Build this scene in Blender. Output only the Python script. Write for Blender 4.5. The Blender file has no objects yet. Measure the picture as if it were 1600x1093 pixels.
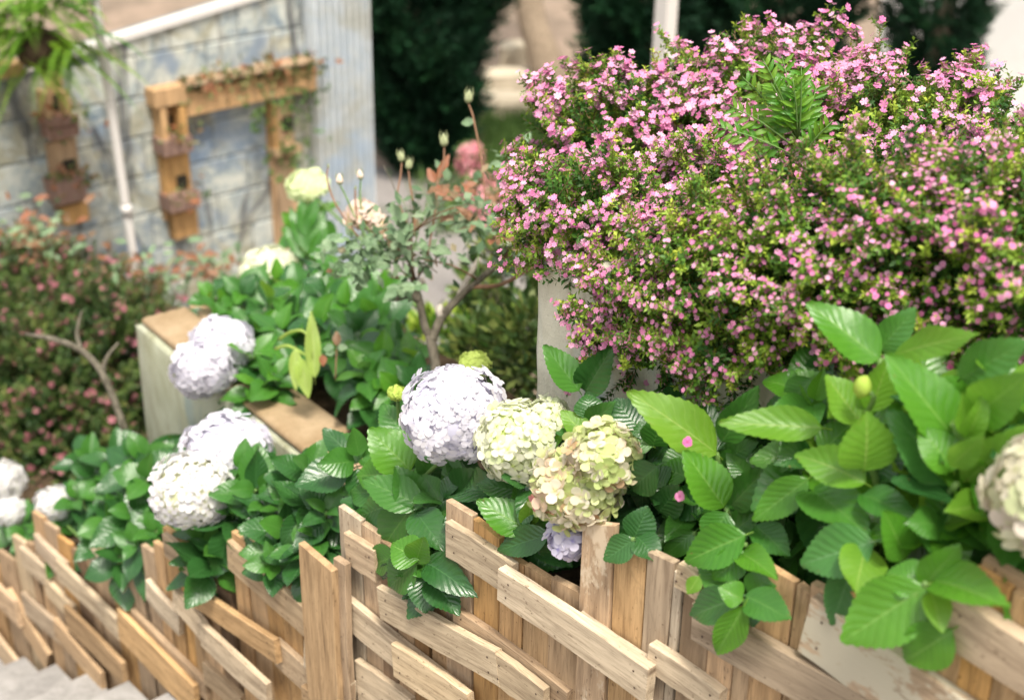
import bpy, math, random
import numpy as np
from mathutils import Vector, Matrix, Euler
random.seed(7); rng = np.random.default_rng(11)
S = bpy.context.scene
COL = S.collection

# ------------------------------------------------------------------ camera
FPX = 2222.0
PITCH = math.radians(26.5); ROLL = math.radians(1.0)
cam_d = bpy.data.cameras.new('camera'); cam = bpy.data.objects.new('camera', cam_d); COL.objects.link(cam)
cam_d.lens = 50; cam_d.sensor_width = 36; cam_d.clip_end = 500; cam_d.clip_start = 0.05
RT0 = Vector((1, 0, 0)); UP0 = Vector((0, math.sin(PITCH), math.cos(PITCH))); FW = Vector((0, math.cos(PITCH), -math.sin(PITCH)))
RT = RT0*math.cos(ROLL) + UP0*math.sin(ROLL); UP = -RT0*math.sin(ROLL) + UP0*math.cos(ROLL)
cam.matrix_world = Matrix(((RT.x, UP.x, -FW.x, 0), (RT.y, UP.y, -FW.y, 0), (RT.z, UP.z, -FW.z, 0), (0, 0, 0, 1)))
cam_d.dof.use_dof = True; cam_d.dof.focus_distance = 3.12; cam_d.dof.aperture_fstop = 2.0; cam_d.dof.aperture_blades = 7
S.camera = cam

# ------------------------------------------------------------------ sky, sun, exposure
SUN_EL, SUN_AZ = math.radians(66), math.radians(165)     # azimuth clockwise from +Y
wd = bpy.data.worlds.new('World'); S.world = wd; wd.use_nodes = True
nt = wd.node_tree; bg = nt.nodes['Background']
sky = nt.nodes.new('ShaderNodeTexSky'); sky.sky_type = 'NISHITA'; sky.sun_disc = False
sky.sun_elevation = SUN_EL; sky.sun_rotation = SUN_AZ; sky.dust_density = 4.0; sky.air_density = 1.0; sky.ozone_density = 0.8
hs = nt.nodes.new('ShaderNodeHueSaturation'); hs.inputs['Saturation'].default_value = 0.32   # thin white cloud cover
mx = nt.nodes.new('ShaderNodeMix'); mx.data_type = 'RGBA'; mx.blend_type = 'MULTIPLY'; mx.inputs[0].default_value = 1; mx.inputs[7].default_value = (1.0, .985, .93, 1)
nt.links.new(sky.outputs[0], hs.inputs['Color']); nt.links.new(hs.outputs[0], mx.inputs[6]); nt.links.new(mx.outputs[2], bg.inputs[0])
bg.inputs[1].default_value = 0.13
sl = bpy.data.lights.new('sun', 'SUN'); sl.energy = 2.2; sl.angle = math.radians(14); sl.color = (1, .93, .82)
so = bpy.data.objects.new('sun', sl); COL.objects.link(so)
sd = Vector((math.sin(SUN_AZ)*math.cos(SUN_EL), math.cos(SUN_AZ)*math.cos(SUN_EL), math.sin(SUN_EL)))
so.rotation_euler = sd.to_track_quat('Z', 'Y').to_euler(); so.location = sd*20
S.view_settings.view_transform = 'Standard'; S.view_settings.look = 'None'; S.view_settings.gamma = 1
S.view_settings.exposure = 1.32
S.cycles.max_bounces = 6; S.cycles.transparent_max_bounces = 6

# ------------------------------------------------------------------ measuring helpers (real planes of the place)
TH = math.radians(42.8)
D = Vector((-math.sin(TH), math.cos(TH), 0))      # along the fence, away down the stairs
N = Vector((math.cos(TH), math.sin(TH), 0))       # across, from the stairs into the garden
Z = Vector((0, 0, 1))
OFF = 1.7651                                      # fence plane
def ray(px, py): return FW + RT*((px-800)/FPX) - UP*((py-546.5)/FPX)
def hp(px, py, d=0.0):                            # point on the vertical plane d metres behind the fence face
    r = ray(px, py); return r*((OFF+d)/r.dot(N))
def hz(px, py, z):
    r = ray(px, py); return r*(z/r.z)
def hd(px, py, dep): return ray(px, py)*dep
def sn(s, n, z): return D*s + N*(OFF+n) + Z*z
def fs(p): return p.dot(D)

# ------------------------------------------------------------------ object helpers
def link(o, parent=None, label=None, cat=None, group=None, kind=None):
    COL.objects.link(o)
    if parent is not None: o.parent = parent
    if label: o['label'] = label
    if cat: o['category'] = cat
    if group: o['group'] = group
    if kind: o['kind'] = kind
    return o
def thing(name, label, cat, loc, group=None):
    o = bpy.data.objects.new(name, None); o.location = loc; o.empty_display_size = .1
    return link(o, None, label, cat, group)
def mesh(name, V, Fc, mats, smooth=False, uv=None, mi=None):
    m = bpy.data.meshes.new(name)
    m.from_pydata([tuple(v) for v in V], [], Fc)
    for x in (mats if isinstance(mats, (list, tuple)) else [mats]): m.materials.append(x)
    if smooth: m.polygons.foreach_set('use_smooth', [True]*len(m.polygons))
    if mi is not None: m.polygons.foreach_set('material_index', mi)
    if uv is not None:
        u = m.uv_layers.new(name='UVMap'); li = np.empty(len(m.loops), dtype=np.int32); m.loops.foreach_get('vertex_index', li)
        u.data.foreach_set('uv', np.asarray(uv, dtype=np.float32)[li].ravel())
    m.update(); return m
def npmesh(name, V, T, mats, attr=None, mi=None, smooth=False):
    V = np.asarray(V, dtype=np.float32); T = np.asarray(T, dtype=np.int32); k = T.shape[1]
    m = bpy.data.meshes.new(name); m.vertices.add(len(V)); m.vertices.foreach_set('co', V.ravel())
    m.loops.add(T.size); m.loops.foreach_set('vertex_index', T.ravel())
    m.polygons.add(len(T)); m.polygons.foreach_set('loop_start', np.arange(len(T), dtype=np.int32)*k)
    try: m.polygons.foreach_set('loop_total', np.full(len(T), k, dtype=np.int32))
    except Exception: pass
    for x in (mats if isinstance(mats, (list, tuple)) else [mats]): m.materials.append(x)
    if mi is not None: m.polygons.foreach_set('material_index', np.asarray(mi, dtype=np.int32))
    if smooth: m.polygons.foreach_set('use_smooth', np.ones(len(T), dtype=bool))
    m.update(calc_edges=True)
    if attr is not None:
        a = m.attributes.new('tint', 'FLOAT', 'POINT'); a.data.foreach_set('value', np.asarray(attr, dtype=np.float32))
    return m
def inst(name, me, parent, M, label=None, kind=None):
    """M is a world matrix; parents carry translation only."""
    o = bpy.data.objects.new(name, me)
    off = Vector((0, 0, 0)); p = parent
    while p is not None: off += Vector(p.location); p = p.parent
    MM = M.copy(); MM.translation = M.translation - off
    o.matrix_basis = MM
    return link(o, parent, label, kind=kind)
def box_v(a, e1, e2, e3):       # corner + three edge vectors
    return [a, a+e1, a+e1+e2, a+e2, a+e3, a+e1+e3, a+e1+e2+e3, a+e2+e3]
BOXF = [(0, 3, 2, 1), (4, 5, 6, 7), (0, 1, 5, 4), (1, 2, 6, 5), (2, 3, 7, 6), (3, 0, 4, 7)]
def board(name, L, W, T, mat, parent, M, j=.002, topcut=0.0, chip=0, nl=4):
    """a sawn board: local Z = length, X = width, Y = thickness (0 = back, -T = front); chamfered, slightly bowed, irregular end"""
    V = []; Fc = []; b = min(.0018, T*.12)
    ring = [(-W/2+b, 0), (W/2-b, 0), (W/2, -b), (W/2, -T+b), (W/2-b, -T), (-W/2+b, -T), (-W/2, -T+b), (-W/2, -b)]
    bow = random.uniform(-1, 1)*.004; wj = [random.uniform(-j, j) for _ in range(nl+1)]
    for k in range(nl+1):
        t = k/nl
        for (x, y) in ring:
            z = L*t
            if k == nl: z += topcut*(x/W) + random.uniform(-j, j)*.6
            V.append((x + wj[k]*(1 if x > 0 else -.6) + 0, y + bow*math.sin(t*math.pi), z))
    n = 8
    for k in range(nl):
        for i in range(n):
            i2 = (i+1) % n; Fc.append((k*n+i, k*n+i2, (k+1)*n+i2, (k+1)*n+i))
    Fc.append(tuple(range(n-1, -1, -1))); Fc.append(tuple(nl*n+i for i in range(n)))
    return inst(name, mesh(name, V, Fc, mat), parent, M)
def frame(x, y, z, o): 
    return Matrix(((x.x, y.x, z.x, o.x), (x.y, y.y, z.y, o.y), (x.z, y.z, z.z, o.z), (0, 0, 0, 1)))
def tube(pts, rad, n=6):
    V = []; Fc = []; pts = [Vector(p) for p in pts]
    for i, p in enumerate(pts):
        t = (pts[min(i+1, len(pts)-1)] - pts[max(i-1, 0)]).normalized()
        a = t.orthogonal().normalized() if i == 0 else (pa - t*pa.dot(t)).normalized()
        pa = a; b = t.cross(a); r = rad[i] if hasattr(rad, '__len__') else rad
        for k in range(n):
            q = 2*math.pi*k/n; V.append(p + (a*math.cos(q)+b*math.sin(q))*r)
    for i in range(len(pts)-1):
        for k in range(n):
            k2 = (k+1) % n; Fc.append((i*n+k, i*n+k2, (i+1)*n+k2, (i+1)*n+k))
    Fc.append(tuple(range(n-1, -1, -1))); Fc.append(tuple((len(pts)-1)*n+k for k in range(n)))
    return V, Fc
def smoothpath(pts, m=4):
    out = []; P = [Vector(p) for p in pts]
    for i in range(len(P)-1):
        p0 = P[max(i-1, 0)]; p1 = P[i]; p2 = P[i+1]; p3 = P[min(i+2, len(P)-1)]
        for k in range(m):
            t = k/m; out.append(.5*((2*p1) + (p2-p0)*t + (2*p0-5*p1+4*p2-p3)*t*t + (3*p1-p0-3*p2+p3)*t*t*t))
    out.append(P[-1]); return out
def tubeobj(name, pts, rad, mat, parent, n=6, m=4, label=None):
    P = smoothpath(pts, m); k = len(pts)
    R_ = [float(np.interp(i/(len(P)-1)*(k-1), range(k), rad)) for i in range(len(P))] if hasattr(rad, '__len__') else rad
    o0 = P[0].copy(); V, Fc = tube([p-o0 for p in P], R_, n)
    return inst(name, mesh(name, V, Fc, mat, smooth=True), parent, Matrix.Translation(o0), label)

# ------------------------------------------------------------------ materials
class NB:
    def __init__(s, name):
        s.m = bpy.data.materials.new(name); s.m.use_nodes = True; s.t = s.m.node_tree; s.n = s.t.nodes
        s.p = s.n['Principled BSDF']; s.out = s.n['Material Output']
    def new(s, typ, **kw):
        x = s.n.new(typ)
        for k, v in kw.items():
            if k.startswith('i_'): x.inputs[k[2:].replace('_', ' ')].default_value = v
            else: setattr(x, k, v)
        return x
    def l(s, a, b): s.t.links.new(a, b)
    def coord(s, kind='Object', rnd=True, scale=(1, 1, 1)):
        tc = s.new('ShaderNodeTexCoord'); mp = s.new('ShaderNodeMapping'); mp.inputs['Scale'].default_value = scale
        s.l(tc.outputs[kind], mp.inputs['Vector'])
        if rnd:
            oi = s.new('ShaderNodeObjectInfo'); mu = s.new('ShaderNodeMath', operation='MULTIPLY'); mu.inputs[1].default_value = 37.0
            s.l(oi.outputs['Random'], mu.inputs[0])
            cx = s.new('ShaderNodeCombineXYZ'); s.l(mu.outputs[0], cx.inputs[0]); s.l(mu.outputs[0], cx.inputs[1]); s.l(mu.outputs[0], cx.inputs[2])
            s.l(cx.outputs[0], mp.inputs['Location'])
        return mp.outputs[0]
    def noise(s, vec, scale, detail=4, rough=.55, dist=0):
        x = s.new('ShaderNodeTexNoise'); x.inputs['Scale'].default_value = scale; x.inputs['Detail'].default_value = detail
        x.inputs['Roughness'].default_value = rough; x.inputs['Distortion'].default_value = dist
        if vec is not None: s.l(vec, x.inputs['Vector'])
        return x.outputs['Fac']
    def ramp(s, fac, stops, interp='LINEAR'):
        r = s.new('ShaderNodeValToRGB'); r.color_ramp.interpolation = interp; e = r.color_ramp.elements
        while len(e) < len(stops): e.new(.5)
        for k, (p, c) in enumerate(stops): e[k].position = p; e[k].color = (*c, 1) if len(c) == 3 else c
        s.l(fac, r.inputs[0]); return r.outputs[0]
    def mix(s, fac, a, b, bt='MIX'):
        x = s.new('ShaderNodeMix', data_type='RGBA', blend_type=bt)
        for i, v in ((0, fac), (6, a), (7, b)):
            if hasattr(v, 'links') or hasattr(v, 'is_linked'): s.l(v, x.inputs[i])
            elif i == 0: x.inputs[0].default_value = v
            else: x.inputs[i].default_value = (*v, 1)
        return x.outputs[2]
    def math(s, op, a, b=0.0, c=None):
        x = s.new('ShaderNodeMath', operation=op)
        for i, v in ((0, a), (1, b), (2, c)):
            if v is None: continue
            if hasattr(v, 'is_linked'): s.l(v, x.inputs[i])
            else: x.inputs[i].default_value = v
        return x.outputs[0]
    def rand(s): return s.new('ShaderNodeObjectInfo').outputs['Random']
    def bump(s, h, strength=.3, dist=.01, normal=None):
        b = s.new('ShaderNodeBump'); b.inputs['Strength'].default_value = strength; b.inputs['Distance'].default_value = dist
        s.l(h, b.inputs['Height']); s.l(b.outputs[0], s.p.inputs['Normal']); return b.outputs[0]
    def base(s, c, rough=.7, spec=.3):
        if hasattr(c, 'is_linked'): s.l(c, s.p.inputs['Base Color'])
        else: s.p.inputs['Base Color'].default_value = (*c, 1)
        s.p.inputs['Roughness'].default_value = rough; s.p.inputs['Specular IOR Level'].default_value = spec
        return s.m

def wood(name, c1, c2, c3, dark=(.10, .055, .025), paint=None, stain=.5, pth=.40):
    b = NB(name); v = b.coord('Object', True, (1, 1, .09))
    g = b.noise(v, 60, 5, .65, .6); g2 = b.noise(v, 14, 3, .6, 1.2)
    vb = b.coord('Object', True, (1, 1, .35)); blot = b.noise(vb, 7, 3, .6)
    # growth figure: arches from a distorted wave
    w = b.new('ShaderNodeTexWave', wave_type='RINGS', rings_direction='Y'); w.inputs['Scale'].default_value = 9; w.inputs['Distortion'].default_value = 5; w.inputs['Detail'].default_value = 2; w.inputs['Detail Scale'].default_value = 1.2
    b.l(v, w.inputs['Vector'])
    r = b.rand()
    c = b.mix(r, c1, c2); c = b.mix(b.math('MULTIPLY', g2, .8), c, c3)
    c = b.mix(b.ramp(g, [(.46, (0, 0, 0)), (.74, (.6,)*3)]), c, dark)
    fg = b.noise(b.coord('Object', True, (1, 1, .05)), 260, 3, .7); c = b.mix(b.ramp(fg, [(.5, (0, 0, 0)), (.72, (.5,)*3)]), c, dark)
    spk = b.noise(b.coord('Object', True, (1, 1, .5)), 120, 2, .5); c = b.mix(b.ramp(spk, [(.66, (0, 0, 0)), (.72, (.6,)*3)]), c, dark)
    c = b.mix(b.math('MULTIPLY', b.ramp(w.outputs['Fac'], [(.55, (0, 0, 0)), (1, (1, 1, 1))]), .22), c, dark)
    mo = b.noise(b.coord('Object', True, (1, 1, .6)), 5, 5, .7, 1.0); c = b.mix(b.ramp(mo, [(.62, (0, 0, 0)), (.74, (.6,)*3)]), c, (.13, .085, .045))
    c = b.mix(b.math('MULTIPLY', b.ramp(blot, [(.5, (0, 0, 0)), (.72, (1, 1, 1))]), stain), c, tuple(x*.45 for x in c1))
    # knots
    vo = b.new('ShaderNodeTexVoronoi'); vo.inputs['Scale'].default_value = 7; b.l(b.coord('Object', True, (1.3, .3, .45)), vo.inputs['Vector'])
    c = b.mix(b.ramp(vo.outputs['Distance'], [(.05, (.8,)*3), (.10, (0, 0, 0))]), c, (.09, .045, .02))
    if paint:
        pn = b.noise(b.coord('Object', True, (1, 1, .5)), 14, 6, .7); c = b.mix(b.ramp(pn, [(pth, (0, 0, 0)), (pth+.06, (1, 1, 1))]), c, paint)
    hv = b.new('ShaderNodeHueSaturation'); vr = b.math('FRACT', b.math('MULTIPLY', b.rand(), 7.13)); b.l(b.math('ADD', .80, b.math('MULTIPLY', vr, .42)), hv.inputs['Value']); b.l(b.math('ADD', .80, b.math('MULTIPLY', b.math('FRACT', b.math('MULTIPLY', b.rand(), 3.7)), .26)), hv.inputs['Saturation']); b.l(c, hv.inputs['Color']); c = hv.outputs[0]
    b.bump(b.mix(.5, g, fg), .5, .003)
    return b.base(c, .78, .2)
W_TAN = wood('wood_tan', (.46, .29, .145), (.38, .235, .115), (.56, .39, .22), stain=.65)
W_GREY = wood('wood_weathered', (.41, .295, .18), (.35, .245, .145), (.51, .385, .25), stain=.3)
W_PALE = wood('wood_pale_sawn', (.54, .42, .275), (.45, .335, .21), (.61, .495, .345), stain=.2)
W_ORANGE = wood('wood_orange', (.46, .26, .10), (.38, .215, .085), (.56, .35, .16), stain=.3)
W_DARK = wood('wood_dark', (.24, .13, .06), (.17, .09, .04), (.32, .2, .1))
W_PAINT = wood('wood_peeling_paint', (.45, .33, .22), (.5, .36, .24), (.6, .45, .3), paint=(.56, .50, .38), pth=.45)
W_WORN = wood('wood_worn', (.46, .29, .15), (.42, .26, .13), (.56, .40, .25), paint=(.55, .43, .29), pth=.54)
W_MAUVE = wood('wood_mauve', (.25, .15, .12), (.21, .12, .09), (.32, .2, .16))

def leafmat(name, c1, c2, back, vein, rough=.38, trans=.32, veinw=1.0):
    b = NB(name); tc = b.new('ShaderNodeTexCoord'); sp = b.new('ShaderNodeSeparateXYZ'); b.l(tc.outputs['UV'], sp.inputs[0])
    u, v = sp.outputs[0], sp.outputs[1]                       # u 0..1 across (0.5 = midrib), v 0..1 along
    au = b.math('ABSOLUTE', b.math('SUBTRACT', u, .5))
    ph = b.math('SUBTRACT', v, b.math('MULTIPLY', b.math('POWER', au, .8), .46)); ph = b.math('ADD', ph, b.math('MULTIPLY', b.noise(b.coord('Object', True), 3.5, 2), .09))
    fr = b.math('FRACT', b.math('MULTIPLY', ph, 8.5)); tri = b.math('ABSOLUTE', b.math('SUBTRACT', fr, .5))   # 0.5 at veins
    lat = b.ramp(tri, [(.44, (0, 0, 0)), (.5, (1, 1, 1))])
    mid = b.ramp(au, [(.0, (1, 1, 1)), (.03, (0, 0, 0))])
    r = b.rand(); n = b.noise(b.coord('Object', True), 9, 3)
    c = b.mix(r, c1, c2); c = b.mix(b.math('MULTIPLY', n, .5), c, tuple(min(1, x*1.5) for x in c2))
    c = b.mix(b.math('MULTIPLY', lat, .32*veinw), c, vein); c = b.mix(b.math('MULTIPLY', mid, .75), c, vein)
    sp2 = b.noise(b.coord('Object', True), 5.5, 4, .65); c = b.mix(b.ramp(sp2, [(.68, (0, 0, 0)), (.76, (.55,)*3)]), c, tuple(min(1, x*2.0+.02) for x in c2))
    bs = b.noise(b.coord('Object', True), 13, 3, .6); ed = b.math('MULTIPLY', b.ramp(bs, [(.66, (0, 0, 0)), (.70, (1, 1, 1))]), b.ramp(b.math('ABSOLUTE', b.math('SUBTRACT', b.math('ADD', v, au), .6)), [(.35, (.05,)*3), (.5, (.8,)*3)])); c = b.mix(ed, c, (.16, .09, .03))
    ge = b.new('ShaderNodeNewGeometry'); c = b.mix(b.math('MULTIPLY', ge.outputs['Backfacing'], .75), c, back)
    h = b.math('SUBTRACT', b.math('MULTIPLY', b.ramp(tri, [(0, (1, 1, 1)), (.5, (0, 0, 0))]), .7), b.math('MULTIPLY', mid, .4))
    fine = b.noise(b.coord('Object', True), 70, 3); h = b.math('ADD', h, b.math('MULTIPLY', fine, .35))
    nb = b.bump(h, .22, .006)
    b.base(c, rough, .55)
    tr = b.new('ShaderNodeBsdfTranslucent'); b.l(b.mix(.55, c, tuple(min(1, x*2.2) for x in back)), tr.inputs['Color'])
    ms = b.new('ShaderNodeMixShader'); ms.inputs[0].default_value = trans
    b.l(b.p.outputs[0], ms.inputs[1]); b.l(tr.outputs[0], ms.inputs[2]); b.l(ms.outputs[0], b.out.inputs[0]); return b.m
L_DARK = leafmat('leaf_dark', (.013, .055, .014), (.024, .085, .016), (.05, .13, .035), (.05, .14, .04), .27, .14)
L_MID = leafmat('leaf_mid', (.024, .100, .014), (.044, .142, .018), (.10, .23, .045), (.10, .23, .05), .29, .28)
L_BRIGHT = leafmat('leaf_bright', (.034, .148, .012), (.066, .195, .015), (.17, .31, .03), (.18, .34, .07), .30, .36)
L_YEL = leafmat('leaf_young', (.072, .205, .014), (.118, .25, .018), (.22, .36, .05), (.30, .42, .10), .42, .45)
L_GREY = leafmat('leaf_greygreen', (.026, .115, .022), (.045, .15, .028), (.14, .24, .13), (.12, .24, .10), .36, .25, .8)
L_OLD = leafmat('leaf_yellowing', (.26, .38, .06), (.32, .42, .10), (.35, .42, .13), (.40, .45, .2), .5, .45)
L_ROSE = leafmat('leaf_rose', (.08, .16, .07), (.18, .26, .14), (.15, .22, .13), (.12, .2, .1), .5, .25, .4)
L_RED = leafmat('leaf_reddish', (.30, .09, .045), (.16, .10, .05), (.30, .16, .09), (.3, .15, .1), .5, .3, .4)

def petalmat(name, stops, centre, trans=.42):
    b = NB(name); r = b.rand(); c = b.ramp(r, stops)
    tc = b.new('ShaderNodeTexCoord'); sp = b.new('ShaderNodeSeparateXYZ'); b.l(tc.outputs['UV'], sp.inputs[0])
    n = b.noise(b.coord('Object', True), 60, 2); c = b.mix(b.ramp(sp.outputs[1], [(.0, (1, 1, 1)), (.35, (0, 0, 0))]), c, centre)
    c = b.mix(b.math('MULTIPLY', n, .18), c, tuple(x*.8 for x in centre))
    b.base(c, .6, .2)
    tr = b.new('ShaderNodeBsdfTranslucent'); b.l(c, tr.inputs['Color'])
    ms = b.new('ShaderNodeMixShader'); ms.inputs[0].default_value = trans
    b.l(b.p.outputs[0], ms.inputs[1]); b.l(tr.outputs[0], ms.inputs[2]); b.l(ms.outputs[0], b.out.inputs[0]); return b.m
P_LILAC = petalmat('petal_lilac', [(0, (.68, .66, .75)), (.5, (.75, .73, .79)), (1, (.79, .77, .79))], (.66, .65, .76))
P_LILAC2 = petalmat('petal_lilac_blue', [(0, (.64, .61, .74)), (.5, (.70, .67, .78)), (1, (.76, .72, .76))], (.40, .36, .66))
P_WHITE = petalmat('petal_white', [(0, (.73, .72, .74)), (.6, (.77, .75, .76)), (1, (.70, .67, .77))], (.66, .68, .42))
P_CREAM = petalmat('petal_cream', [(0, (.76, .77, .60)), (.5, (.80, .79, .68)), (.85, (.66, .74, .42)), (1, (.78, .72, .66))], (.56, .66, .22))
P_GREENPINK = petalmat('petal_green_pink', [(0, (.76, .68, .54)), (.35, (.77, .69, .60)), (.42, (.66, .70, .38)), (.76, (.50, .61, .22)), (.86, (.76, .58, .50)), (.93, (.60, .40, .24)), (.97, (.66, .22, .26))], (.62, .62, .28))
P_BLUSH = petalmat('petal_blush', [(0, (.72, .72, .52)), (.5, (.74, .64, .58)), (1, (.58, .64, .36))], (.62, .62, .36))
P_GREEN = petalmat('petal_young_green', [(0, (.50, .62, .14)), (1, (.60, .68, .24))], (.42, .56, .10))
P_PALEPINK = petalmat('petal_pale_pink', [(0, (.78, .62, .56)), (1, (.82, .74, .62))], (.75, .6, .3))
P_CORE = NB('head_core').base((.38, .42, .24), .8)
P_PINK = petalmat('petal_pink', [(0, (.58, .12, .32)), (.6, (.68, .24, .44)), (1, (.77, .38, .57))], (.48, .08, .22), .25)
P_DULLPINK = petalmat('petal_dull_pink', [(0, (.42, .14, .19)), (1, (.52, .2, .25))], (.3, .08, .12), .2)
P_AZALEA = petalmat('petal_azalea', [(0, (.66, .2, .26)), (1, (.74, .3, .36))], (.5, .1, .15), .2)

def tintmat(name, stops, trans=.3, rough=.5):
    b = NB(name); a = b.new('ShaderNodeAttribute', attribute_name='tint'); c = b.ramp(a.outputs['Fac'], stops)
    b.base(c, rough, .3); tr = b.new('ShaderNodeBsdfTranslucent'); b.l(c, tr.inputs['Color'])
    ms = b.new('ShaderNodeMixShader'); ms.inputs[0].default_value = trans
    b.l(b.p.outputs[0], ms.inputs[1]); b.l(tr.outputs[0], ms.inputs[2]); b.l(ms.outputs[0], b.out.inputs[0]); return b.m
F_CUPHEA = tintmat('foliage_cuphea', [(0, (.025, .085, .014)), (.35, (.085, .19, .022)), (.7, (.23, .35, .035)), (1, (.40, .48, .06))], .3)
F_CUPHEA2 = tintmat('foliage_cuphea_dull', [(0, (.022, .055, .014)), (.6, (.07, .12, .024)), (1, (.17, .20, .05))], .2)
F_CYPRESS = tintmat('foliage_cypress', [(0, (.003, .017, .008)), (.7, (.008, .045, .016)), (1, (.022, .10, .03))], .08, .65)
F_GRASS = tintmat('foliage_grass', [(0, (.06, .13, .03)), (1, (.16, .26, .07))], .3)
F_FERN = tintmat('foliage_fern', [(0, (.05, .17, .02)), (1, (.24, .38, .04))], .4)
T_PINK = tintmat('blossom_pink', [(0, (.58, .15, .34)), (.6, (.68, .27, .46)), (1, (.77, .42, .59))], .25)
T_DULL = tintmat('blossom_dull', [(0, (.30, .09, .12)), (1, (.42, .16, .19))], .2)
T_SUCC = tintmat('foliage_succulent', [(0, (.07, .12, .04)), (.5, (.17, .17, .06)), (.7, (.24, .10, .05)), (1, (.33, .13, .06))], .15)

def barkmat(name, c1, c2):
    b = NB(name); v = b.coord('Object', True, (1, 1, .4)); n = b.noise(v, 40, 5, .7); b.bump(n, .6, .006); return b.base(b.ramp(n, [(.35, c1), (.65, c2)]), .85, .15)
BARK = barkmat('bark_grey', (.045, .04, .028), (.17, .15, .115)); BARK_PALE = barkmat('bark_pale', (.3, .26, .22), (.5, .46, .4))
BARK_TRUNK = barkmat('bark_trunk', (.16, .12, .085), (.32, .25, .18))
STEM = NB('stem_green'); STEM = STEM.base((.10, .18, .045), .55, .3)
STEM_RED = NB('stem_reddish').base((.22, .12, .07), .6, .3)

def concrete(name, c1, c2, c3, blue=None, sc=3.0, streak=True, crackd=.5, rnd=False):
    b = NB(name); v = b.coord('Object', rnd, (1, 1, 1)); n = b.noise(v, sc, 6, .65, .5); n2 = b.noise(v, sc*8, 4, .7); n3 = b.noise(v, sc*40, 2, .6)
    vs = b.coord('Object', rnd, (1, 1, .22)); st = b.noise(vs, sc*3.5, 4, .6, .5)
    c = b.ramp(n, [(.35, c1), (.62, c2)]); c = b.mix(b.ramp(st, [(.50, (0, 0, 0)), (.72, (.8,)*3)]) if streak else b.ramp(n2, [(.5, (0, 0, 0)), (.8, (.6,)*3)]), c, c3)
    if blue:
        nb_ = b.noise(vs, sc*1.6, 3, .5, .8); c = b.mix(b.ramp(nb_, [(.55, (0, 0, 0)), (.66, (.75,)*3)]), c, blue)
    c = b.mix(b.ramp(n3, [(.60, (0, 0, 0)), (.75, (crackd,)*3)]), c, tuple(x*.45 for x in c1))
    b.bump(b.mix(.5, n2, n3), .5, .006); return b.base(c, .88, .2)
C_SLAB = concrete('concrete_pale', (.47, .45, .36), (.57, .55, .45), (.31, .29, .20), (.34, .41, .42), 5.0)
C_BOX = concrete('concrete_green_grey', (.27, .28, .19), (.40, .41, .32), (.15, .14, .07), (.17, .24, .26), 3.0)
C_TOP = concrete('mortar_brown', (.24, .165, .09), (.34, .25, .155), (.20, .15, .08), None, 5.0, False)
C_STEP = concrete('concrete_step', (.19, .18, .17), (.30, .285, .27), (.11, .10, .09), None, 7.0, False)
C_PATH = concrete('path_grey', (.17, .16, .15), (.23, .21, .20), (.12, .11, .10), None, .9, False)
C_GROUND = concrete('ground_earth', (.15, .115, .085), (.27, .20, .15), (.09, .075, .045), None, 1.3, False)
C_TAN = concrete('stone_tan', (.42, .36, .27), (.52, .45, .34), (.3, .25, .18), None, 3.0, False, rnd=True)
def bluewall(name, stripes=False):
    b = NB(name); tc = b.new('ShaderNodeNewGeometry'); v = tc.outputs['Position']
    n = b.noise(v, 2.6, 5, .6, .8); n2 = b.noise(v, 7.5, 5, .7, .6); n3 = b.noise(v, 1.7, 3, .6, 1.0)
    mp = b.new('ShaderNodeMapping'); mp.inputs['Scale'].default_value = (1, 1, .3); mp.inputs['Location'].default_value = (3, 1, 5); b.l(v, mp.inputs[0]); st = b.noise(mp.outputs[0], 3.6, 5, .7, .9)
    c = b.ramp(n2, [(.34, (.13, .18, .23)), (.47, (.32, .36, .355)), (.60, (.50, .51, .46))] if not stripes else [(.30, (.27, .33, .38)), (.60, (.44, .48, .50))])
    c = b.mix(b.ramp(n, [(.46, (0, 0, 0)), (.60, (.8,)*3)]), c, (.27, .245, .15))
    fl = b.noise(v, 16, 6, .75, .5); c = b.mix(b.ramp(fl, [(.54, (0, 0, 0)), (.57, (.6,)*3)]), c, (.50, .50, .44))
    c = b.mix(b.ramp(n3, [(.52, (0, 0, 0)), (.62, (.75,)*3)]), c, (.11, .17, .27) if not stripes else (.22, .33, .47))
    if not stripes: c = b.mix(b.ramp(st, [(.53, (0, 0, 0)), (.63, (.9,)*3)]), c, (.04, .042, .05))
    else: c = b.mix(.35, c, (.62, .66, .70))
    r = b.rand(); 
    if not stripes: c = b.mix(b.math('MULTIPLY', r, .25), c, (.33, .34, .31))
    b.bump(b.noise(v, 30, 4, .7), .5, .01); return b.base(c, .85, .2)
B_BLOCK = bluewall('painted_block'); B_MORTAR = NB('mortar_joint').base((.15, .165, .165), .95); B_PANEL = bluewall('painted_panel', True)
M_WHITE = NB('white_paint'); M_WHITE = M_WHITE.base((.55, .52, .49), .45, .4)
def soilmat():
    b = NB('soil'); v = b.coord('Object', False); n = b.noise(v, 22, 6, .7); b.bump(n, 1, .02); return b.base(b.ramp(n, [(.35, (.025, .017, .01)), (.7, (.11, .075, .045))]), .95, .1)
SOIL = soilmat()
M_RENDER = concrete('white_render', (.78, .78, .77), (.84, .84, .82), (.70, .69, .66), None, 1.2, False, .1)
M_HOLE_SHADE = NB('painted_hole_shade').base((.02, .018, .012), .9)  # near-black colour on solid blocks paints the shade inside the planter openings

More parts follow.
